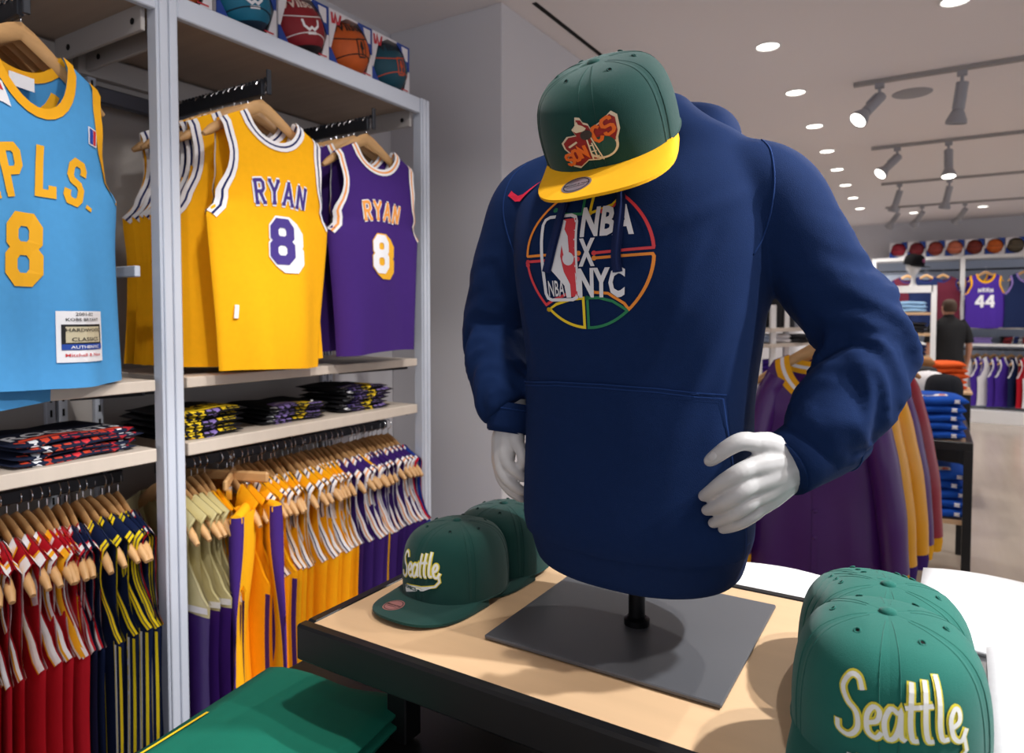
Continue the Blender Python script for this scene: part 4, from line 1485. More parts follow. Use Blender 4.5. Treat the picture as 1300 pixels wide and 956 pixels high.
# mats: 0 yellow 1 orange 2 red 3 green
top = [(-.02, .62), (-.3, .62), (-.6, .72)]
st(arc(118, 176, 1.0) + [(-.99, .06), (-.1, .05)], 1)
st([(-.99, -.02), (-.12, -.03)], 2); st(arc(182, 222, 1.0) + [(-.6, -.60), (-.35, -.52), (-.12, -.5)], 2)
st([(-.99, -.02)] + arc(181, 184, 1.0), 2)
st(arc(56, 6, 1.0) + [(.99, .08), (.15, .04)], 2); st([(.56, .83), (.42, .68), (.25, .62)], 2)
st([(.15, -.03), (.98, .0)] + arc(-2, -48, 1.0) + [(.60, -.66), (.35, -.52), (.1, -.5)], 1)
st([(-.70, -.74)] + arc(228, 266, 1.0) + [(-.07, -.58), (-.30, -.60), (-.55, -.66), (-.70, -.74)], 0)
st([(.0, -.58), (.0, -1.0)] + arc(272, 310, 1.0) + [(.62, -.74), (.42, -.63), (.2, -.58), (.0, -.58)], 3)
st([(-.55, .70), (-.35, .62), (-.07, .60), (-.07, 1.0)] + arc(96, 120, 1.0), 3)
st([(.05, .6), (.08, 1.0)] + arc(84, 58, 1.0) + [(.55, .83), (.4, .7), (.05, .6)], 0)
ink.build('ball_outline_print', [pc_y, pc_o, pc_r, pc_g], hoodie)
lg = MB()  # rounded badge with the player
def rr_(x0, x1, y0, y1, r):
    return [(x1 - r, y0), (x1 - r * .3, y0 + r * .3), (x1, y0 + r), (x1, y1 - r), (x1 - r * .3, y1 - r * .3), (x1 - r, y1), (x0 + r, y1), (x0 + r * .3, y1 - r * .3), (x0, y1 - r), (x0, y0 + r), (x0 + r * .3, y0 + r * .3), (x0 + r, y0)]
bd = rr_(-.72, -.15, -.60, .60, .10)
put(lg, strokes([T(bd + [bd[0]])], .0045, .012), hmap, .0020, 0)
put(lg, fillpoly(T([(-.36, .55), (-.16, .55), (-.16, -.56), (-.30, -.56), (-.30, -.42), (-.40, -.1), (-.42, .2), (-.36, .35)]), .012, 4), hmap, .0020, 1)
put(lg, fillpoly(T([(-.46, .45), (-.40, .56), (-.32, .52), (-.33, .40), (-.27, .30), (-.25, .10), (-.27, -.05), (-.33, -.03), (-.37, .18), (-.40, .02), (-.36, -.20), (-.27, -.38), (-.27, -.57), (-.35, -.57), (-.37, -.40), (-.50, -.25), (-.64, -.10), (-.57, .05), (-.53, .30)]), .012, 4), hmap, .0026, 0)
put(lg, fillpoly(T(circ(.095, 16, -.27, -.02)), .012, 2), hmap, .0028, 0)
put(lg, fit_text('NBA', -.66, -.38, -.55, -.32, .0006, .008), hmap, .0024, 0)
lg.build('badge_print', [pc_w, pc_r], hoodie)
for s_, x0, x1, y0, y1 in (('NBA', -.07, .74, .27, .69), ('X', -.10, .17, -.14, .25), ('NYC', -.13, .62, -.58, -.16)):
    b = MB()
    put(b, fit_text(s_, x0, x1, y0, y1, .0021, .010), hmap, .0030, 0)
    b.build('lettering', [pc_w], hoodie)
b = MB()
sw = [(-.165 + x * .042, .668 + y * .042) for x, y in [(0, .32), (.12, .06), (.3, .02), (1.0, .62), (.32, .28), (.16, .26), (.06, .42), (.03, .5)]]
put(b, fillpoly(sw, .01, 2), hmap, .003, 0)
b.build('swoosh_emblem', [mat('ink_crimson', (206, 30, 60), .55)], hoodie)

# ------------------------------------------------------------------ caps
CA, CB, CH = .096, .108, .128
prof_b = crom([(1, 0), (1.0, .25), (.97, .5), (.89, .72), (.73, .88), (.48, .965), (.24, .995), (0, 1)], 3)
prof_f = crom([(1, 0), (1.03, .25), (1.02, .52), (.95, .76), (.76, .92), (.48, .985), (.22, 1.0), (0, 1)], 3)
def cap_pt(th, i, seam=0.0):
    wf = max(0.0, math.cos(th + PI / 2)) ** 1.5
    r = prof_b[i][0] * (1 - wf) + prof_f[i][0] * wf
    z = prof_b[i][1] * (1 - wf) + prof_f[i][1] * wf
    r *= 1 - seam
    sq = .92
    return Vector((CA * r * math.copysign(abs(math.cos(th)) ** sq, math.cos(th)), CB * r * math.copysign(abs(math.sin(th)) ** sq, math.sin(th)), CH * z + seam * -.02))
def make_cap(label, loc, rot, m_crown, m_brim, group, logo=None, sticker=True, scale=1.0):
    t = thing('snapback_cap', label, 'cap', loc, 0, group, rot)
    t.scale = scale if hasattr(scale, '__len__') else (scale,) * 3
    pans = []
    for k in range(6):
        a0 = -PI / 2 + k * PI / 3
        rows = []
        nn = 12
        for i in range(len(prof_b)):
            rows.append([cap_pt(a0 + PI / 3 * j / nn, i, .014 * (math.exp(-(j / .7) ** 2) + math.exp(-((nn - j) / .7) ** 2))) for j in range(nn + 1)])
        b = MB().grid(rows)
        pans.append(b.build('crown_panel', m_crown, t, 180))
        # eyelet
        am = a0 + PI / 6
        q = cap_pt(am, 14)
        nrm = Vector((q.x / CA ** 2, q.y / CB ** 2, q.z / CH ** 2)).normalized()
        M = nrm.to_track_quat('Z', 'Y').to_matrix().to_4x4(); M.translation = q + nrm * .0006
        e = MB().tube([tuple(M @ Vector((.0032 * math.cos(a), .0032 * math.sin(a), 0))) for a in np.linspace(0, 2 * PI, 12)[:-1]], .0011, 5, closed=True)
        e.lathe([(0, -.0003), (.0026, -.0003)], 8, M, 1)
        e.build('eyelet', [m_crown, m_slot], pans[-1], 180)
        # seam tape stitching beside each seam
        sb = MB()
        for off_ in (-.055, .055):
            sb.tube([tuple(cap_pt(a0 + off_ * (1 + 1.2 * i / len(prof_b)), i, -.001)) for i in range(0, len(prof_b) - 3)], .0005, 4)
        sb.build('seam_stitching', m_crown, pans[-1])
    MB().lathe([(0, .006), (.005, .0055), (.009, .003), (.0095, -.001)], 16, Matrix.Translation((0, 0, CH - .001))).build('button', m_crown, t, 180)
    # brim
    rows_t, rows_b = [], []
    for j in range(25):
        u = -1 + 2 * j / 24
        ph = -PI / 2 + u * math.radians(80)
        inn = Vector((CA * .985 * math.cos(ph), CB * .985 * math.sin(ph), 0))
        cx_ = math.sin(u * PI / 2)
        out = Vector((math.copysign(abs(cx_) ** .85, cx_) * .0985 * (1 - .05 * abs(u) ** 6), -(.0185 + .168 * max(0.0, math.cos(u * PI / 2)) ** .62), 0))
        rt, rb = [], []
        for s in np.linspace(0, 1, 7):
            p = inn.lerp(out, s)
            z = .002 - .010 * (p.x / .1) ** 2 * s - .004 * s
            rt.append(Vector((p.x, p.y, z + .0022)))
            rb.append(Vector((p.x, p.y, z - .0022)))
        rows_t.append(rt); rows_b.append(rb)
    b = MB().grid(rows_t).grid([r[::-1] for r in rows_b])
    b.grid([[r[-1] for r in rows_t], [r[-1] for r in rows_b]])
    brim = b.build('brim', m_brim, t, 40)
    if sticker:
        bv = bvh_of([brim])
        st_ = MB()
        def bm_(u, v, l):
            hh = bv.ray_cast(Vector((u, v, .2)), Vector((0, 0, -1)))
            return (hh[0] if hh[0] else Vector((u, v, 0))) + Vector((0, 0, l))
        sx_, sy_ = -.028, -.146
        put(st_, fillpoly([(sx_ + x, sy_ + y) for x, y in circ(.0205, 24)], .012, 2), bm_, .0006, 0)
        put(st_, strokes([[(sx_ + x, sy_ + y) for x, y in circ(.0172, 24)] + [(sx_ + .0172, sy_)]], .0014, .01), bm_, .0009, 1)
        put(st_, xf(text2d('Mitchell & Ness', .0052, .0001, .2), 1, sx_, sy_ - .001), bm_, .0009, 1)
        put(st_, strokes([[(sx_ - .012, sy_ - .005), (sx_ + .012, sy_ - .005)]], .001, .01), bm_, .0009, 1)
        st_.build('sticker', [sticker if not isinstance(sticker, bool) else mat('sticker_silver', (150, 138, 146), .35, metal=.5), p_black], brim)
    MB().tube([tuple(cap_pt(a, 0) + Vector((0, 0, .001))) for a in np.linspace(0, 2 * PI, 48)[:-1]], .0016, 5, closed=True).build('sweatband_edge', m_crown, t, 180)
    if logo:
        bv = bvh_of(pans[:1] + pans[5:])
        def lm(u, v, l):
            th = u / .10
            dr = Vector((math.sin(th), -math.cos(th), 0))
            hh = bv.ray_cast(Vector((0, 0, v)) + dr * .3, -dr)
            if hh[0] is None:
                return Vector((0, 0, v)) + dr * .105
            return hh[0] + dr * l
        logo(t, lm)
    return t

c_cg = cloth('cap_green', (10, 58, 52), .9, .15, .3, 1200)
c_cg_lit = cloth('cap_green_lit', (26, 100, 88), .9, .15, .3, 1200)  # lighter copy of the cap green, key light put into the colour
c_cy = cloth('cap_yellow', (240, 176, 20), .85, .0, .2, 1200)
l_or, l_rd, l_cr, l_gr = mat('thread_orange', (222, 104, 30), .6), mat('thread_red', (140, 26, 26), .6), mat('thread_cream', (216, 200, 170), .6), mat('thread_green', (12, 70, 62), .6)
l_dk = mat('thread_dark', (52, 44, 40), .6); l_yl = mat('thread_yellow', (222, 208, 60), .6); l_wh = mat('thread_white', (232, 232, 226), .6)

def sonics(t, lm):
    def q(pts):  # logo box -1..1 -> crown, centred a little low on the front
        return [(x * .036 - .004, .046 + y * .036) for x, y in pts]
    outl = [(-.95, -.55), (-.78, -.9), (-.55, -1.0), (-.2, -.72), (.15, -.80), (.5, -.70), (.85, -.35), (.88, -.05), (1.0, .25), (1.02, .8), (.85, 1.0), (.4, .7), (.1, .55), (.05, .75), (-.1, .85), (-.18, 1.05), (-.34, 1.1), (-.38, .8), (-.52, .65), (-.42, .42), (-.75, .40), (-1.0, .15), (-.95, -.1), (-.8, -.3)]
    b = MB()
    put(b, fillpoly(q(outl), .01, 4), lm, .0022, 0)
    ins = [(x * .91 + .0, y * .91) for x, y in outl]
    put(b, fillpoly(q(ins), .01, 4), lm, .0030, 1)
    b.build('patch', [l_cr, l_rd], t)
    b = MB()
    put(b, fillpoly(q(circ(.42, 20, .36, -.25)), .01, 3), lm, .0034, 1)
    put(b, strokes([q(circ(.46, 20, .36, -.25, PI * 1.15, PI * 2.1))], .0028, .01), lm, .0037, 0)
    b.build('ball_arc', [l_cr, l_gr], t)
    b = MB()
    gls = {'S': GL['S'], 'O': [[(.1, .2), (.1, .8), (.25, 1), (.45, 1), (.6, .8), (.6, .2), (.45, 0), (.25, 0), (.1, .2)]], 'N': [[(.1, 0), (.1, 1), (.6, 0), (.6, 1)]], 'C': [[(.6, .8), (.45, 1), (.25, 1), (.1, .8), (.1, .2), (.25, 0), (.45, 0), (.6, .2)]]}
    for ch, x0, y0, w, h, a in (('S', -.92, -.82, .30, .46, .35), ('O', -.66, -.66, .30, .46, .35), ('N', -.40, -.58, .30, .5, .35), ('C', .16, -.06, .38, .62, .45), ('S', .52, .12, .40, .66, .45)):
        g = [[((x * w / .7), (y * h)) for x, y in ln] for ln in gls[ch]]
        g = [[(x0 + x * math.cos(a) - y * math.sin(a) * .4, y0 + x * math.sin(a) + y * math.cos(a)) for x, y in ln] for ln in g]
        put(b, strokes([q(ln) for ln in g], .0042, .008), lm, .0042, 0)
    b.build('lettering', [l_or], t)
    b = MB()
    for ln in ([(-.08, .3), (-.02, -.72)], [(.04, .3), (.30, -.78)], [(-.04, -.1), (.08, -.1)], [(-.03, -.35), (.14, -.35)], [(-.02, -.58), (.2, -.58)], [(.05, 0), (.12, -.68)]):
        put(b, strokes([q(ln)], .0016, .01), lm, .0046, 0)
    put(b, fillpoly(q([(-.34, .82), (-.28, .95), (-.24, .82), (-.12, .74), (-.02, .62), (-.1, .52), (-.36, .52), (-.46, .62)]), .01, 2), lm, .0044, 0)
    put(b, fillpoly(q(circ(.19, 14, -.06, .36)), .01, 2), lm, .0048, 1)
    put(b, strokes([q([(-.72, -.02), (-.4, .16)])], .0028, .01), lm, .0044, 0)
    b.build('tower', [l_cr, l_dk], t)

def seattle(t, lm, k=1.0, dz=0.0):
    sc_ = .050 * k
    def q(pts, dx=0, dy=0):
        return [((x + dx) * sc_ * .62, .052 + dz + (y + dy) * sc_ + (x + dx) * .004) for x, y in pts]
    letters = [
     [(-.82, .62), (-.92, .78), (-1.12, .80), (-1.25, .62), (-1.12, .42), (-.92, .28), (-.88, .05), (-1.05, -.1), (-1.28, -.05), (-1.32, .1)],
     [(-.72, .16), (-.50, .22), (-.46, .36), (-.58, .42), (-.70, .28), (-.68, .05), (-.52, -.04), (-.40, .05)],
     [(-.08, .36), (-.24, .42), (-.36, .22), (-.30, -.02), (-.16, 0), (-.06, .2), (-.04, .40), (-.04, .06), (.06, -.02)],
     [(.20, .80), (.14, .3), (.18, .02), (.30, .0)], [(.04, .46), (.62, .50)],
     [(.50, .82), (.44, .3), (.48, .02), (.60, .0)],
     [(.80, .86), (.76, .5), (.73, .2), (.78, .02), (.92, .02)],
     [(.98, .16), (1.18, .24), (1.20, .38), (1.10, .42), (.98, .28), (1.02, .04), (1.2, -.04), (1.36, .12)],
    ]
    tail = [(1.36, -.04), (1.42, -.22), (1.2, -.36), (.3, -.42), (-.8, -.44), (-1.05, -.36), (-1.0, -.66), (-.7, -.74), (.2, -.56), (1.1, -.42)]
    for w, l, m in ((.0075, .0016, 0), (.0040, .0026, 1)):
        b = MB()
        for ln in letters:
            cv = [tuple(c) for c in crom(ln, 4)] if len(ln) > 2 else ln
            put(b, strokes([q(cv)], w, .01), lm, l, 0)
        put(b, strokes([q([(1.28, .02), (1.34, -.2), (1.1, -.36), (.3, -.42), (-.9, -.42)])], w * .8, .01), lm, l, 0)
        b.build('script_outline' if m == 0 else 'script', [l_yl if m == 0 else l_wh], t)
    b = MB()
    put(b, fillpoly(q([(-1.1, -.40), (-.4, -.40), (.4, -.42), (1.0, -.38), (.4, -.54), (-.4, -.62), (-1.05, -.72)]), .01, 3), lm, .0024, 0)
    put(b, xf(text2d('SONICS', .0085, .0003), k, -.018, .052 + dz - .029 * k), lm, .0034, 1)
    b.build('tail', [l_wh, l_gr], t)

m_pink = mat('sticker_pink', (176, 122, 118), .4, metal=.3)
R_ = math.radians
make_cap('green snapback cap with yellow brim and SONICS patch tilted on the mannequin neck', (-.389, .901, 1.745), (R_(33.5), R_(-7.5), R_(9.5)), c_cg, c_cy, 'snapback caps', sonics, True, (.98, .98, .86))
make_cap('dark green cap with Seattle script, front of the pair on the left of the table', (-.712, .968, TZ + .012), (0, 0, R_(-4)), c_cg, c_cg, 'snapback caps', seattle, m_pink, .9)
make_cap('dark green cap behind the Seattle cap, partly hidden by the hoodie', (-.70, 1.105, TZ + .012), (0, 0, R_(-4)), c_cg, c_cg, 'snapback caps', seattle, m_pink, .9)
make_cap('bright green cap with script logo at the right front of the table', (-.034, .80, TZ + .06), (0, 0, R_(4)), c_cg_lit, c_cg_lit, 'snapback caps', lambda t, lm: seattle(t, lambda u, v, l: lm(u + .010, v - .004, l), 1.25, .004), m_pink, .95)
for k, lab in enumerate(('front cap of the nested green stack at the right', 'middle cap of the nested green stack at the right', 'rear cap of the nested green stack at the right')):
    make_cap(lab, (-.042 - .009 * k, .985 + .020 * k, TZ + .018 - .003 * k), (0, 0, R_(4)), c_cg_lit, c_cg_lit, 'snapback caps', None, False, 1 - .012 * k)
for k in range(2):
    make_cap(('upper' if k else 'lower') + ' green cap nested beneath the right front cap', (-.034, .803, TZ + .012 + .02 * k), (0, 0, R_(4)), c_cg_lit, c_cg_lit, 'snapback caps', None, False, .93)
# ------------------------------------------------------------------ ceiling fittings
def downlight(x, y, watt, label):
    t = thing('ceiling_downlight', label, 'light', (x, y, CEIL), 0, 'recessed downlights in the ceiling')
    MB().lathe([(.058, 0), (.066, -.001), (.068, -.004), (.058, -.006), (.055, -.002), (.052, .0)], 24).build('trim_ring', m_white, t, 60)
    MB().lathe([(0, -.0015), (.053, -.0015)], 24).build('lens', m_lampon, t)
    if watt:
        l = spot('downlight_lamp', (x, y, CEIL - .03), (x, y, 0), watt, 120, .8, .05, (1, .95, .90))
    return t
for i, (x, y) in enumerate(((-.762, 3.77), (-.765, 4.63), (-.778, 5.52), (-.80, 6.41), (-.815, 7.26), (-.835, 8.17), (-.845, 9.1), (-.85, 10.05))):
    downlight(x, y, 45 if i % 2 == 0 else 0, 'round recessed downlight, %s from the front in the long ceiling row' % ORD[i])
downlight(.055, 3.665, 50, 'round recessed downlight cut by the top edge of the photo')
downlight(-.26, 10.84, 45, 'round recessed downlight near the back wall, left of two')
downlight(.51, 10.69, 45, 'round recessed downlight near the back wall, right of two')
t = thing('ceiling_speaker', 'flat round grey ceiling speaker beside the nearest track', 'speaker', (-.143, 5.03, CEIL))
MB().lathe([(0, -.006), (.105, -.006), (.112, -.003), (.113, 0)], 28).build('grille', m_lampgrey, t, 60)
m_track = mat('track_paint', (150, 146, 144), .5)
TR = ((4.64, -.43, 'nearest ceiling track'), (6.47, -.46, 'second ceiling track'), (8.27, -.49, 'third ceiling track'), (10.1, -.55, 'fourth ceiling track'))
for y, x0, lab in TR:
    t = thing('lighting_track', 'slim grey rail of the ' + lab, 'track', (0, y, CEIL), 0, 'ceiling lighting tracks')
    MB().box(((x0 + 3.4) / 2, 0, -.012), (3.4 - x0, .034, .024), .003).build('rail', m_track, t)
    MB().box((x0 - .004, 0, -.012), (.008, .036, .026), .002).build('end_cap', m_track, t)
def track_head(x, y, d, on, label, watt=0, s=1.0):
    t = thing('track_spotlight', label, 'light', (x, y, CEIL - .024), 0, 'spotlights on the ceiling tracks')
    d = Vector(d).normalized()
    MB().box((0, 0, -.015), (.05, .03, .03), .003).tube([(0, 0, -.03), (0, 0, -.075)], .009, 10).build('adapter', m_lampgrey, t)
    piv = Vector((0, 0, -.085))
    side = d.orthogonal().normalized()
    MB().tube([tuple(piv), tuple(piv + side * .035), tuple(piv + side * .035 + d * .09), tuple(piv + d * .09 + side * .01)], .005, 6).build('yoke', m_lampgrey, t)
    M = d.to_track_quat('Z', 'Y').to_matrix().to_4x4(); M.translation = piv - d * .02
    MB().lathe([(0, 0), (.030, 0), (.031, .004), (.031, .145), (.026, .15), (.030, .155), (.052, .205), (.054, .225), (.050, .226), (.046, .218)], 20, M).build('lamp_body', m_lampgrey, t, 40)
    MB().lathe([(0, .2215), (.047, .2215)], 20, M).build('lens', m_lampon if on else mat('lamp_lens_off', (120, 120, 124), .3), t)
    if watt:
        w = Vector((x, y, CEIL - .024)) + piv + d * .24
        spot('track_lamp', w, w + d, watt, 70, .5, .05)
heads = [(-.30, 4.64, (-.55, -.55, -.75), 1, 'lit spotlight leaning left at the end of the nearest track', 60), (.11, 4.64, (-.12, .1, -1), 0, 'spotlight pointing straight down on the nearest track', 0),
 (-.28, 6.47, (-.6, -.5, -.7), 1, 'lit spotlight leaning left on the second track', 60), (.075, 6.47, (.02, -.25, -1), 1, 'lit spotlight aimed down on the second track', 60),
 (-.33, 8.27, (-.3, .2, -1), 0, 'spotlight leaning left on the third track', 50), (.11, 8.27, (-.2, .3, -1), 0, 'spotlight pointing down on the third track', 50),
 (-.42, 10.1, (-.55, .6, -.7), 0, 'leftmost spotlight on the fourth track', 60), (-.15, 10.1, (-.5, .7, -.7), 0, 'middle spotlight on the fourth track', 60), (.30, 10.1, (-.5, .7, -.7), 0, 'right spotlight on the fourth track', 60)]
for h in heads:
    track_head(h[0], h[1], h[2], h[3], h[4], h[5])
for x, y in ((1.6, 4.64), (1.6, 6.47), (1.6, 8.27), (1.5, 10.1)):
    spot('track_lamp', (x, y, 2.75), (x - .6, y + .8, 0), 70, 100, .7, .06)

# ------------------------------------------------------------------ satin jackets on a rack
m_spur = mat('satin_deep_purple', (78, 30, 112), .33, var=.05, spec=.5)
m_syel = mat('satin_yellow', (240, 168, 10), .33, var=.05, spec=.5)
m_sred = mat('satin_crimson', (150, 14, 40), .33, var=.05, spec=.5)
class JShape(Shape):
    def __init__(s, seed=0, L=.82, W=.25):
        super().__init__(W=W, L=L, t=.055, fold=.012, seed=seed, neckw=.10)
        k = crom([(0, .15), (.04, .175), (.10, .19), (.2, .205), (.4, .228), (L * .9, W), (L, W - .02)], 6)
        s.kx = [float(q[0]) for q in k]; s.ky = [float(q[1]) for q in k]
        s.slope = .42
def jacket(label, loc, rz, m, ribs, seed):
    t = thing('satin_jacket', label, 'jacket', loc, rz, 'satin jackets on the rack')
    S = JShape(seed)
    mb = MB()
    panel(mb, S, .13, 1, 34, 14); panel(mb, S, .03, -1, 20, 8)
    mb.build('body', m, t, 180, recalc=False)
    tn = MB()
    offs = [(-.004, .014, 0), (.014, .026, 1), (.026, .044, 0)]
    for side, dp in ((1, .13), (-1, .03)):
        cv = [(S.neckw * math.cos(a), dp * math.sin(a)) for a in np.linspace(0, PI, 22)]
        ribbon(tn, S, cv, offs, side, .006, -1)
        ribbon(tn, S, cv, offs, side, -.006, -1)
    tn.build('collar', [ribs, c_white], t, 180, recalc=False)
    for sg in (-1, 1):
        b = MB()
        cv = crom([(sg * .13, 0, -.08, .055), (sg * .170, 0, -.16, .064), (sg * .205, -.03, -.32, .066), (sg * .238, -.045, -.52, .064), (sg * .258, -.05, -.74, .056)], 6)
        rr = []
        for i, c in enumerate(cv):
            k = 1 + .02 * math.sin(i * 1.1 + seed)
            rr.append((float(c[3]) * k * .75, float(c[3]) * k))
        b.tube([tuple(c[:3]) for c in cv], rr, 18)
        b.build('sleeve', m, t, 60)
        b = MB().tube([(sg * .257, -.05, -.73), (sg * .258, -.05, -.76), (sg * .258, -.05, -.80)], [.040, .043, .038], 16)
        b.build('cuff', ribs, t, 60)
    b = MB()
    mp = lambda u, v, l: S.p(u, -v, 1, l)
    put(b, strokes([[(.0, -.14), (.0, -.80)]], .018, .03), mp, .003, 0)
    b.build('placket', m, t)
    for k in range(6):
        q = mp(0, -.18 - .095 * k, .005)
        MB().lathe([(0, .004), (.006, .003), (.008, 0)], 10, Matrix.Translation(q) @ Matrix.Rotation(PI / 2, 4, 'X')).build('snap_button', m, t, 180)
    mb = MB()
    rows = []
    for d in (.80, .815, .84, .855):
        rows.append([S.p(x, min(d, S.L), 1, .004) - Vector((0, 0, max(0, d - S.L))) for x in np.linspace(-.225, .225, 20)])
    mb.grid(rows); mb.build('waistband', ribs, t, 180)
    MB().box((.0, .02, -.05), (.07, .003, .035)).build('neck_label', p_white, t)
    return t
JZ = 1.405
rk = thing('garment_rack', 'black metal garment rail carrying satin jackets', 'rack', (0, 0, 0))
ra, rb_ = Vector((-.37, 2.60, JZ + .045)), Vector((-.16, 3.7, JZ + .045))
MB().tube([tuple(ra), tuple(rb_)], .011, 10).build('rail', m_dark_metal, rk, 60)
MB().tube([tuple(rb_), (rb_.x, rb_.y, .03)], .015, 10).build('upright', m_dark_metal, rk, 60)
MB().tube([tuple(ra.lerp(rb_, .45)), (-.275, 3.095, .03)], .015, 10).build('upright', m_dark_metal, rk, 60)
MB().box((-.2, 3.4, .015), (.3, .8, .03), .004).build('base', m_dark_metal, rk)
jk = [((-.356, 2.70), .13, m_spur, c_gold, 'purple satin jacket with gold and white collar, frontmost on the rack'),
      ((-.335, 2.80), .16, m_syel, c_pur, 'yellow satin jacket behind the purple one, its collar showing at left'),
      ((-.300, 2.93), .30, m_syel, c_pur, 'yellow satin jacket spreading out to the right of the purple one'),
      ((-.285, 3.06), .30, m_spur, c_gold, 'purple satin jacket between the yellow and the crimson jackets'),
      ((-.255, 3.20), .26, m_sred, c_gold, 'crimson satin jacket rearmost on the rack')]
for i, ((x, y), rz, m, ribs, lab) in enumerate(jk):
    hanger((x, y, JZ), rz, 'wooden hanger on the jacket rack, %s from the front' % ORD[i], 'hangers on the jacket rack', (1.05, 1.3, 1.05))
    jacket(lab, (x, y - .005, JZ - .05), rz, m, ribs, 31 + 5 * i)

# ------------------------------------------------------------------ blue shirt table
tb = thing('shirt_table', 'black framed table with pale top stacked with blue shirts', 'table', (0, 0, 0))
ax0, ax1, ay0, ay1, az = -.75, .185, 4.15, 5.1, .85
MB().box(((ax0 + ax1) / 2, (ay0 + ay1) / 2, az - .012), (ax1 - ax0 - .03, ay1 - ay0 - .03, .024)).build('wood_top', m_oak, tb)
for c, d in ((((ax0 + ax1) / 2, ay0 + .015, az - .02), (ax1 - ax0, .03, .045)), (((ax0 + ax1) / 2, ay1 - .015, az - .02), (ax1 - ax0, .03, .045)), ((ax0 + .015, (ay0 + ay1) / 2, az - .02), (.03, ay1 - ay0 - .06, .045)), ((ax1 - .015, (ay0 + ay1) / 2, az - .02), (.03, ay1 - ay0 - .06, .045))):
    MB().box(c, d, .003).build('frame_rail', m_black, tb)
for x in (ax0 + .02, ax1 - .02):
    for y in (ay0 + .02, ay1 - .02):
        MB().box((x, y, az / 2 - .02), (.04, .04, az - .04), .002).build('leg', m_black, tb)
MB().box(((ax0 + ax1) / 2, (ay0 + ay1) / 2, .43), (ax1 - ax0 - .05, ay1 - ay0 - .05, .022)).build('shelf', m_oak, tb)
MB().box(((ax0 + ax1) / 2, ay1 - .03, .64), (ax1 - ax0 - .08, .012, .38)).build('back_panel', m_black, tb)
c_rblue = cloth('tee_royal_blue', (20, 78, 176)); c_dk = cloth('tee_charcoal', (34, 34, 38)); c_or = cloth('tee_orange', (206, 82, 28))
def logo_print(t, mp, last):
    b = MB()
    if last:
        put(b, fillpoly([(-.06, .03), (.06, .03), (.06, .10), (-.06, .10)], .02, 3), mp, .002, 0)
        put(b, fillpoly([(-.05, .037), (-.005, .037), (.01, .093), (-.05, .093)], .02, 3), mp, .003, 1)
        put(b, fillpoly([(.02, .037), (.05, .037), (.05, .07), (.03, .08)], .02, 3), mp, .003, 2)
    put(b, fillpoly([(.085, -.002), (.11, -.002), (.11, -.02), (.085, -.02)], .02, 1), mp, .0025, 0)
    b.build('print', [p_white, p_blue, p_or2], t)
tee_stack((.0, 4.36, az), .05, 5, .30, .34, .048, c_rblue, 'blue folded shirt with white logo on the table top', 'blue folded shirts on the table', logo_print, .006)
tee_stack((-.36, 4.36, az), .0, 5, .30, .34, .046, c_rblue, 'blue folded shirt on the table top, left stack', 'blue folded shirts on the table', None, .006)
tee_stack((.02, 4.36, .441), .05, 5, .28, .34, .052, c_rblue, 'blue folded shirt on the shelf under the table', 'blue folded shirts under the table', logo_print, .012)
tee_stack((.01, 4.90, az), .0, 4, .30, .38, .045, cloth('tee_navy2', (22, 30, 48)), 'dark navy folded shirt behind the blue stack', 'dark folded shirts on the table', None, .01)
tb2 = thing('tiered_table', 'taller black table with pale top behind the blue shirts', 'table', (0, 0, 0))
MB().box((-.27, 5.9, .95), (.62, .7, .03), .003).build('table_top', m_oak, tb2)
MB().box((-.27, 5.9, .915), (.64, .72, .04), .003).build('apron', m_black, tb2)
for x in (-.55, .01):
    for y in (5.58, 6.22):
        MB().box((x, y, .45), (.04, .04, .90), .002).build('leg', m_black, tb2)
tee_stack((-.12, 5.78, .966), .0, 5, .27, .32, .034, c_dk, 'charcoal folded shirt on the taller black table', 'charcoal folded shirts on the taller table', None, .014)
tee_stack((.085, 6.62, .90), .1, 5, .28, .30, .048, c_or, 'orange folded sweatshirt beside the taller table', 'orange folded sweatshirts', None, .012)
pd = thing('low_plinth', 'low black plinth under the orange sweatshirts', 'plinth', (.06, 6.62, 0))
MB().box((0, 0, .44), (.40, .46, .88), .004).build('body', m_black, pd); MB().box((0, 0, .89), (.42, .48, .02), .003).build('top', m_oak, pd)
tee_stack((-.09, 6.12, .966), .1, 3, .20, .18, .075, mat('tan_felt', (150, 104, 62), .8), 'tan folded sweatshirt on the taller black table', 'tan garments', None, .0)
make_cap('dark cap with white front lying beyond the blue shirts', (.06, 4.86, az + .168), (0, 0, R_(20)), cloth('cap_charcoal', (26, 28, 34)), cloth('cap_charcoal', (26, 28, 34)), 'background caps', None, False)
make_cap('white cap on the table behind the blue shirts', (-.02, 5.08, az + .168), (0, 0, R_(-20)), c_white, c_white, 'background caps', None, False)

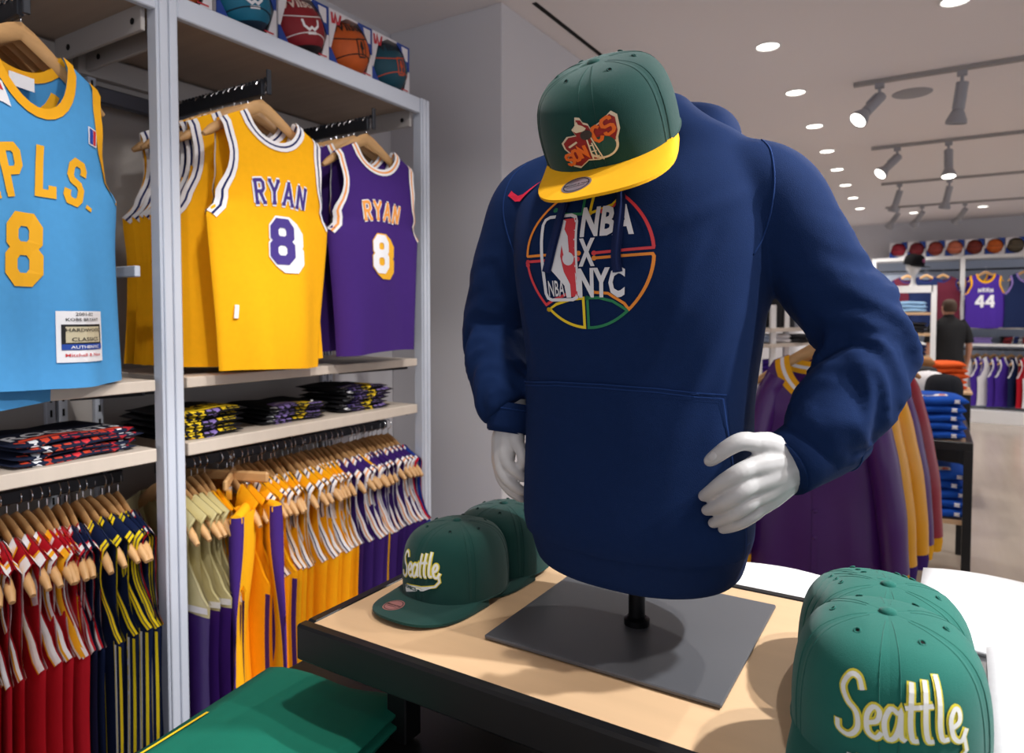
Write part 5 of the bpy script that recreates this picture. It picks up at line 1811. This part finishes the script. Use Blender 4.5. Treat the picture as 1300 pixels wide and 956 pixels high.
# ------------------------------------------------------------------ back wall shelving
UY = 11.5
m_bpanel = mat('back_panel_pale', (190, 202, 220), .6)
bu = thing('shelving_unit', 'white wall shelving with jerseys across the far end of the shop', 'shelving', (0, 0, 0))
bp = (-.77, .335, 1.44, 2.55)
for x in bp:
    MB().box((x, UY + .025, 1.17), (.06, .05, 2.34), .003).build('post', m_white, bu)
for i in range(3):
    x0, x1 = bp[i], bp[i + 1]
    xm, xl = (x0 + x1) / 2, x1 - x0 - .06
    MB().box((xm, UY + .24, 2.32), (xl, .46, .05), .003).build('top_shelf', m_white, bu)
    MB().box((xm, UY + .46, 1.2), (xl, .015, 2.3)).build('back_panel', m_bpanel, bu)
    for z in (1.33, 1.09):
        MB().box((xm, UY + .22, z), (xl, .42, .035), .003).build('shelf', m_white, bu)
    MB().box((xm, UY + .22, .09), (xl, .46, .18), .003).build('plinth', m_white, bu)
    MB().tube([(x0 + .03, UY + .25, 1.02), (x1 - .03, UY + .25, 1.02)], .012, 8).build('lower_rail', m_dark_metal, bu)
    MB().tube([(x0 + .03, UY + .36, 2.16), (x1 - .03, UY + .36, 2.16)], .012, 8).build('upper_rail', m_dark_metal, bu)
bcols = [((150, 30, 50), (210, 205, 205)), ((120, 24, 36), (220, 215, 215)), ((150, 60, 50), (190, 110, 90)), ((200, 110, 80), (220, 200, 190)), ((120, 40, 26), (150, 60, 30)), ((200, 96, 30),), ((90, 80, 62), (60, 54, 46)), ((180, 80, 40),)]
bnm = ['crimson and grey', 'dark red and white', 'brick red', 'peach', 'maroon', 'orange', 'olive', 'burnt orange']
for i in range(8):
    x = -.46 + i * .232
    ball_box((x, UY + .04, 2.345), 0, .222, 'ball carton on the far back shelf, %s from the left' % ORD[i], 'ball cartons on the back shelving', True)
    basketball((x, UY + .04 + .055, 2.345 + .11), .102, '%s basketball on the far back shelf' % bnm[i], list(bcols[i]), 'basketballs on the back shelving', (.2, 0, .1), None, None)
c_vio = cloth('jersey_violet', (72, 42, 150))
S = Shape(W=.235, L=.75, t=.04, fold=.012, seed=51)
def show44(t, mp):
    b = MB()
    for i, ch in enumerate('NRRN'):
        u = (i - 1.5) * .045
        put(b, xf(strokes([[((x - .35) * .05, y * .045) for x, y in ln] for ln in GL[ch]], .010, .02), 1, u, -.25 - abs(i - 1.5) * .008), mp, .004, 0)
    b.build('name_lettering', [p_white], t)
    b = MB()
    for u in (-.058, .058):
        put(b, xf(number_mesh('4', .135, .09, .034), 1, u, -.385), mp, .005, 0)
    b.build('number', [p_white], t)
j = jersey('violet jersey with gold trim and white number 44 on the back shelving', 'jerseys on the back shelving', c_vio, [(.022, c_gold)], S, .12, .10, 26, 9, 'front', show44)
j.location = (.60, UY - .06, 2.08); j.rotation_euler = (0, 0, .02)
hanger((.60, UY - .05, 2.115), .02, 'wooden hanger on the number 44 jersey', 'hangers on the back shelving')
S = Shape(W=.235, L=.75, t=.03, fold=.012, seed=52)
jv = jersey('violet jersey hanging behind the number 44 jersey', 'jerseys on the back shelving', c_vio, [(.022, c_gold)], S, .12, .10, 18, 6)
jv.location = (.53, UY + .05, 2.07); jv.rotation_euler = (0, 0, -.35)
jn = jersey('navy jersey with pale blue trim at the right edge of the photo', 'jerseys on the back shelving', c_dnavy, [(.022, p_lav)], S, .12, .10, 18, 6)
jn.location = (1.04, UY - .04, 2.08); jn.rotation_euler = (0, 0, .25)
hanger((1.04, UY - .03, 2.115), .25, 'wooden hanger on the navy jersey at the right edge', 'hangers on the back shelving')
c_mar = cloth('maroon', (84, 22, 40))
for x, m, rz, lab in ((-.34, c_mar, .3, 'maroon top at the left end of the back shelving'), (-.10, c_dnavy, .1, 'dark navy top on the back shelving left of the violet jersey'), (.10, c_mar, -.3, 'maroon top just left of the white back post')):
    jj = jersey(lab, 'tops on the back shelving', m, [(.02, c_navy)], Shape(W=.23, L=.72, t=.05, fold=.012, seed=int(60 + x * 50), strap=.2, pit=.2), .08, .05, 18, 6, name='hanging_top')
    jj['category'] = 'top'
    jj.location = (x, UY - .02, 2.06); jj.rotation_euler = (0, 0, rz)
    hanger((x, UY - .01, 2.095), rz, 'wooden hanger for the ' + lab, 'hangers on the back shelving')
lowc = [('white', c_white, 'navy'), ('white', c_white, 'navy'), ('violet', c_vio, 'white'), ('white', c_white, 'violet'), ('violet', c_vio, 'white'), ('violet', c_vio, 'white'), ('navy', c_dnavy, 'white'), ('red', c_red, 'white'), ('white', c_white, 'red'), ('royal', cloth('jersey_royal', (36, 60, 150)), 'white')]
tm = {'navy': c_navy, 'white': c_white, 'violet': c_vio, 'red': c_red}
for i, (nm, m, tn_) in enumerate(lowc):
    x = .44 + i * .098
    rz = .75 + random.uniform(-.25, .15)
    jj = jersey('%s jersey, %s from the left on the low rail of the back shelving' % (nm, ORD[i]), 'jerseys on the low back rail', m, [(.02, tm[tn_])], Shape(W=.23, L=.70, t=.012, fold=.008, seed=70 + i), .14, .06, 16, 5)
    jj.location = (x, UY + .2, .93); jj.rotation_euler = (0, 0, rz)
    hanger((x, UY + .205, .965), rz, 'wooden hanger, %s from the left on the low back rail' % ORD[i], 'hangers on the low back rail')
tee_stack((.55, UY + .18, 1.108), 0, 3, .3, .28, .03, mat('tee_lavender', (150, 130, 200), .8), 'lavender folded shirt on the back shelf under the 44 jersey', 'folded shirts on the back shelf', None, .01)
tee_stack((.98, UY + .18, 1.108), 0, 3, .36, .28, .035, c_dk, 'charcoal folded shirt with blue print on the back shelf', 'folded shirts on the back shelf', blockprint([p_blue, p_white, p_red], None, None, .8, .36, .035), .01)

# white display frame in front of the back wall
fr = thing('white_display_stand', 'white slim display frame with shelves standing left of the man', 'stand', (-.10, 9.3, 0))
for x in (-.55, .10):
    for y in (-.2, .2):
        MB().box((x, y, .92), (.055, .055, 1.84), .002).build('post', m_white, fr)
for z in (1.80,):
    MB().box((-.22, -.2, z), (.62, .055, .08), .002).build('top_bar', m_white, fr)
for z in (1.52, 1.28, 1.02, .7):
    MB().box((-.22, 0, z), (.62, .42, .03), .002).build('shelf', m_oak, fr)
for k, (z, m, nm) in enumerate(((1.535, mat('tee_pale_blue', (150, 190, 226), .8), 'pale blue'), (1.295, c_dk, 'charcoal'), (1.035, c_dnavy, 'navy'))):
    tee_stack((-.22, 9.25, z), 0, 3, .3, .3, .045, m, '%s folded shirt on the white display frame' % nm, 'folded shirts on the display frame', None, .01)
bs = thing('bust_stand', 'white bust stand topped by a black cap on the display frame', 'stand', (-.21, 9.22, 1.84))
MB().lathe([(0, 0), (.05, 0), (.045, .01), (.025, .03), (.022, .12), (.05, .16), (.075, .2), (.078, .25), (.05, .28), (0, .285)], 20).build('body', m_white, bs, 60)
make_cap('black cap with a pink mark on the white bust stand', (-.21, 9.22, 2.085), (R_(10), 0, R_(60)), c_black, c_black, 'background caps', lambda t, lm: (lambda b: (put(b, fillpoly(circ(.022, 14, 0, .06), .01, 1), lm, .003, 0), b.build('emblem', [mat('thread_pink', (236, 130, 190), .6)], t)))(MB()), False)

# ------------------------------------------------------------------ racks against the side wall far left (seen under the arm)
sr = thing('side_rack', 'white side rack with shelves and hanging dark tops seen under the hoodie arm', 'rack', (0, 0, 0))
def g(px, py, dep):
    return P(px, py, dep)
q0, q1, q2 = g(964, 420, 6.6), g(981, 420, 6.6), g(998, 420, 6.9)
for q in (q0, q1, q2):
    MB().box((q.x, q.y, .80), (.05, .05, 1.6), .002, rz=.5).build('post', m_white, sr)
ang = math.atan2(q2.y - q0.y, q2.x - q0.x)
far = g(1030, 420, 7.4)
for zz in (1.36, 1.21, .85):
    mid = (q0 + far) / 2
    MB().box((mid.x, mid.y, zz), ((far - q0).length * 1.1, .3, .035), .002, rz=math.atan2(far.y - q0.y, far.x - q0.x)).build('shelf', m_shelf, sr)
mid = (q0 + far) / 2
MB().tube([(q0.x, q0.y, 2.08), (far.x, far.y, 2.08)], .012, 8).build('rail', m_dark_metal, sr)
tops = [(973, 6.75, c_black, 'black top with a red collar in the far side rack', c_red), (990, 6.9, c_dk, 'charcoal top with a white print in the far side rack', c_white), (1006, 7.05, mat('tee_grey', (120, 122, 130), .8), 'grey top in the far side rack', c_white), (1020, 7.2, c_black, 'black top rightmost in the far side rack', c_dk)]
for px_, dep, m, lab, tr_ in tops:
    q = g(px_, 345, dep)
    def pr_(t, mp):
        b = MB()
        put(b, fillpoly([(-.07, -.2), (.07, -.2), (.06, -.36), (-.06, -.36)], .05, 2), mp, .004, 0)
        b.build('print', [p_white], t)
    jj = jersey(lab, 'tops in the far side rack', m, [(.02, tr_)], Shape(W=.2, L=.62, t=.04, fold=.01, seed=int(px_), strap=.18, pit=.2), .08, .05, 16, 5, extra=pr_ if 'print' in lab else None, name='hanging_top')
    jj['category'] = 'top'
    jj.location = (q.x, q.y, 2.0); jj.rotation_euler = (0, 0, .9)
for k, (px_, m, lab) in enumerate(((968, mat('box_pale', (200, 214, 236), .6), 'pale blue folded shirt in the far side rack'), (987, c_white, 'white folded shirt in the far side rack'), (1012, c_dk, 'charcoal folded shirt in the far side rack'))):
    q = g(px_, 425, 6.9)
    tee_stack((q.x, q.y, 1.228), .5, 2, .2, .22, .045, m, lab, 'folded shirts in the far side rack', None, .0)
for k, (px_, m, lab) in enumerate(((968, c_vio, 'violet folded shirt low in the far side rack'), (990, c_rblue, 'blue folded shirt low in the far side rack'), (1005, c_or, 'orange folded shirt low in the far side rack'))):
    q = g(px_, 440, 6.9)
    tee_stack((q.x, q.y, .868), .5, 4, .26, .24, .05, m, lab, 'folded shirts low in the far side rack', None, .0)

# ------------------------------------------------------------------ man browsing
m_skin = mat('skin', (196, 142, 116), .6); m_hair = mat('hair_brown', (72, 56, 44), .8)
m_shirt = cloth('shirt_black', (34, 34, 36)); m_kh = cloth('khaki', (168, 132, 92))
man_p = thing('person', 'man seen from behind in a dark short sleeved shirt and khaki trousers', 'person', P(1205, 384, 8.95).xy.to_3d(), PI + .45)
b = MB()
b.tube([(0, .0, 1.42), (0, .005, 1.50), (0, -.01, 1.56)], [.055, .05, .05], 14)
rows = []
for zc, a, d, yc in [tuple(q) for q in crom([(1.49, .045, .05, -.02), (1.53, .066, .078, -.015), (1.585, .074, .094, -.01), (1.64, .074, .094, .0), (1.685, .058, .075, .005), (1.705, .02, .03, .005)], 4)]:
    rows.append([Vector((a * math.cos(2 * PI * k / 20), yc + d * math.sin(2 * PI * k / 20), zc)) for k in range(20)])
b.grid(rows, 0, True); nR = len(rows)
o0 = len(b.v) - nR * 20
b.f.append(tuple(o0 + k for k in range(20))); b.m.append(0)
b.f.append(tuple(o0 + (nR - 1) * 20 + k for k in range(20))); b.m.append(0)
b.tube([(0, -.10, 1.60), (0, -.118, 1.575), (0, -.10, 1.56)], [.010, .014, .012], 8)      # nose
for sg in (-1, 1):
    b.tube([(sg * .074, .0, 1.62), (sg * .082, .005, 1.60), (sg * .076, .0, 1.565)], [.010, .016, .009], 8)
b.tube([(0, .0, 1.44), (0, .0, 1.25), (0, -.01, 1.0), (0, .0, .88)], [(.15, .09), (.17, .10), (.155, .10), (.165, .11)], 18)
for sg in (-1, 1):
    cv = crom([(sg * .15, .0, 1.40, .055), (sg * .21, .01, 1.27, .048), (sg * .245, .02, 1.12, .040), (sg * .26, -.02, .97, .034), (sg * .262, -.05, .87, .026)], 5)
    b.tube([tuple(c[:3]) for c in cv], [float(c[3]) for c in cv], 12)
    b.tube([(sg * .262, -.05, .88), (sg * .263, -.058, .83), (sg * .262, -.062, .80)], [(.024, .014), (.03, .016), (.026, .013)], 10)
    for k, (dy, ln) in enumerate(((-.028, .07), (-.010, .082), (.008, .078), (.024, .062))):
        b.tube([(sg * .262, -.062 + dy, .81), (sg * .258, -.066 + dy, .81 - ln * .55), (sg * .248, -.066 + dy, .81 - ln)], [.0088, .008, .0065], 7)
    b.tube([(sg * .255, -.085, .85), (sg * .248, -.105, .82), (sg * .243, -.108, .79)], [.011, .009, .007], 7)
    cv = crom([(sg * .085, .0, .90, .085), (sg * .09, .0, .70, .075), (sg * .10, .02 * sg, .48, .056), (sg * .10, .04 * sg, .28, .05), (sg * .10, .05 * sg, .07, .038)], 5)
    b.tube([tuple(c[:3]) for c in cv], [float(c[3]) for c in cv], 12)
    b.tube([(sg * .10, .05 * sg + .04, .035), (sg * .10, .05 * sg - .06, .035), (sg * .105, .05 * sg - .15, .028)], [.036, .036, .024], 10)
body_p = b.build('body', m_skin, man_p)
remesh(body_p, .008, 4, .5)
b = MB()
rows = []
for zc, a, d, yc in [tuple(q) for q in crom([(1.545, .060, .045, .045), (1.575, .079, .088, .018), (1.62, .082, .098, .012), (1.67, .074, .088, .01), (1.705, .045, .055, .01), (1.716, .01, .012, .01)], 3)]:
    rows.append([Vector((a * math.cos(2 * PI * k / 20), yc + d * math.sin(2 * PI * k / 20), zc)) for k in range(20)])
b.grid(rows, 0, True); b.build('hair', m_hair, man_p, 180)
b = MB()
rows = []
for zc, a, d in [tuple(q) for q in crom([(.87, .20, .14), (.95, .19, .138), (1.1, .188, .135), (1.25, .205, .14), (1.36, .205, .128), (1.42, .17, .105), (1.46, .10, .08), (1.49, .062, .066)], 4)]:
    rows.append([Vector((a * math.cos(2 * PI * k / 28), d * math.sin(2 * PI * k / 28) + .006 * math.sin(9 * zc + 3 * k / 28 * 2 * PI), zc)) for k in range(28)])
b.grid(rows, 0, True)
for sg in (-1, 1):
    cv = crom([(sg * .13, .0, 1.41, .075), (sg * .20, .005, 1.30, .072), (sg * .238, .012, 1.18, .064), (sg * .244, .015, 1.14, .062)], 5)
    b.tube([tuple(c[:3]) for c in cv], [float(c[3]) for c in cv], 16, cap=False)
b.build('shirt', m_shirt, man_p, 180)
b = MB().tube([(0, .0, 1.475), (0, -.005, 1.505)], [.066, .064], 16, cap=False)
b.build('collar', m_shirt, man_p, 180)
b = MB().tube([(0, 0, .92), (0, 0, .84)], [(.18, .135), (.185, .14)], 20)
for sg in (-1, 1):
    cv = crom([(sg * .085, .0, .88, .10), (sg * .09, .0, .70, .092), (sg * .10, .02 * sg, .48, .075), (sg * .10, .04 * sg, .28, .07), (sg * .10, .05 * sg, .06, .066)], 5)
    b.tube([tuple(c[:3]) for c in cv], [float(c[3]) for c in cv], 16)
b.build('trousers', m_kh, man_p, 180)
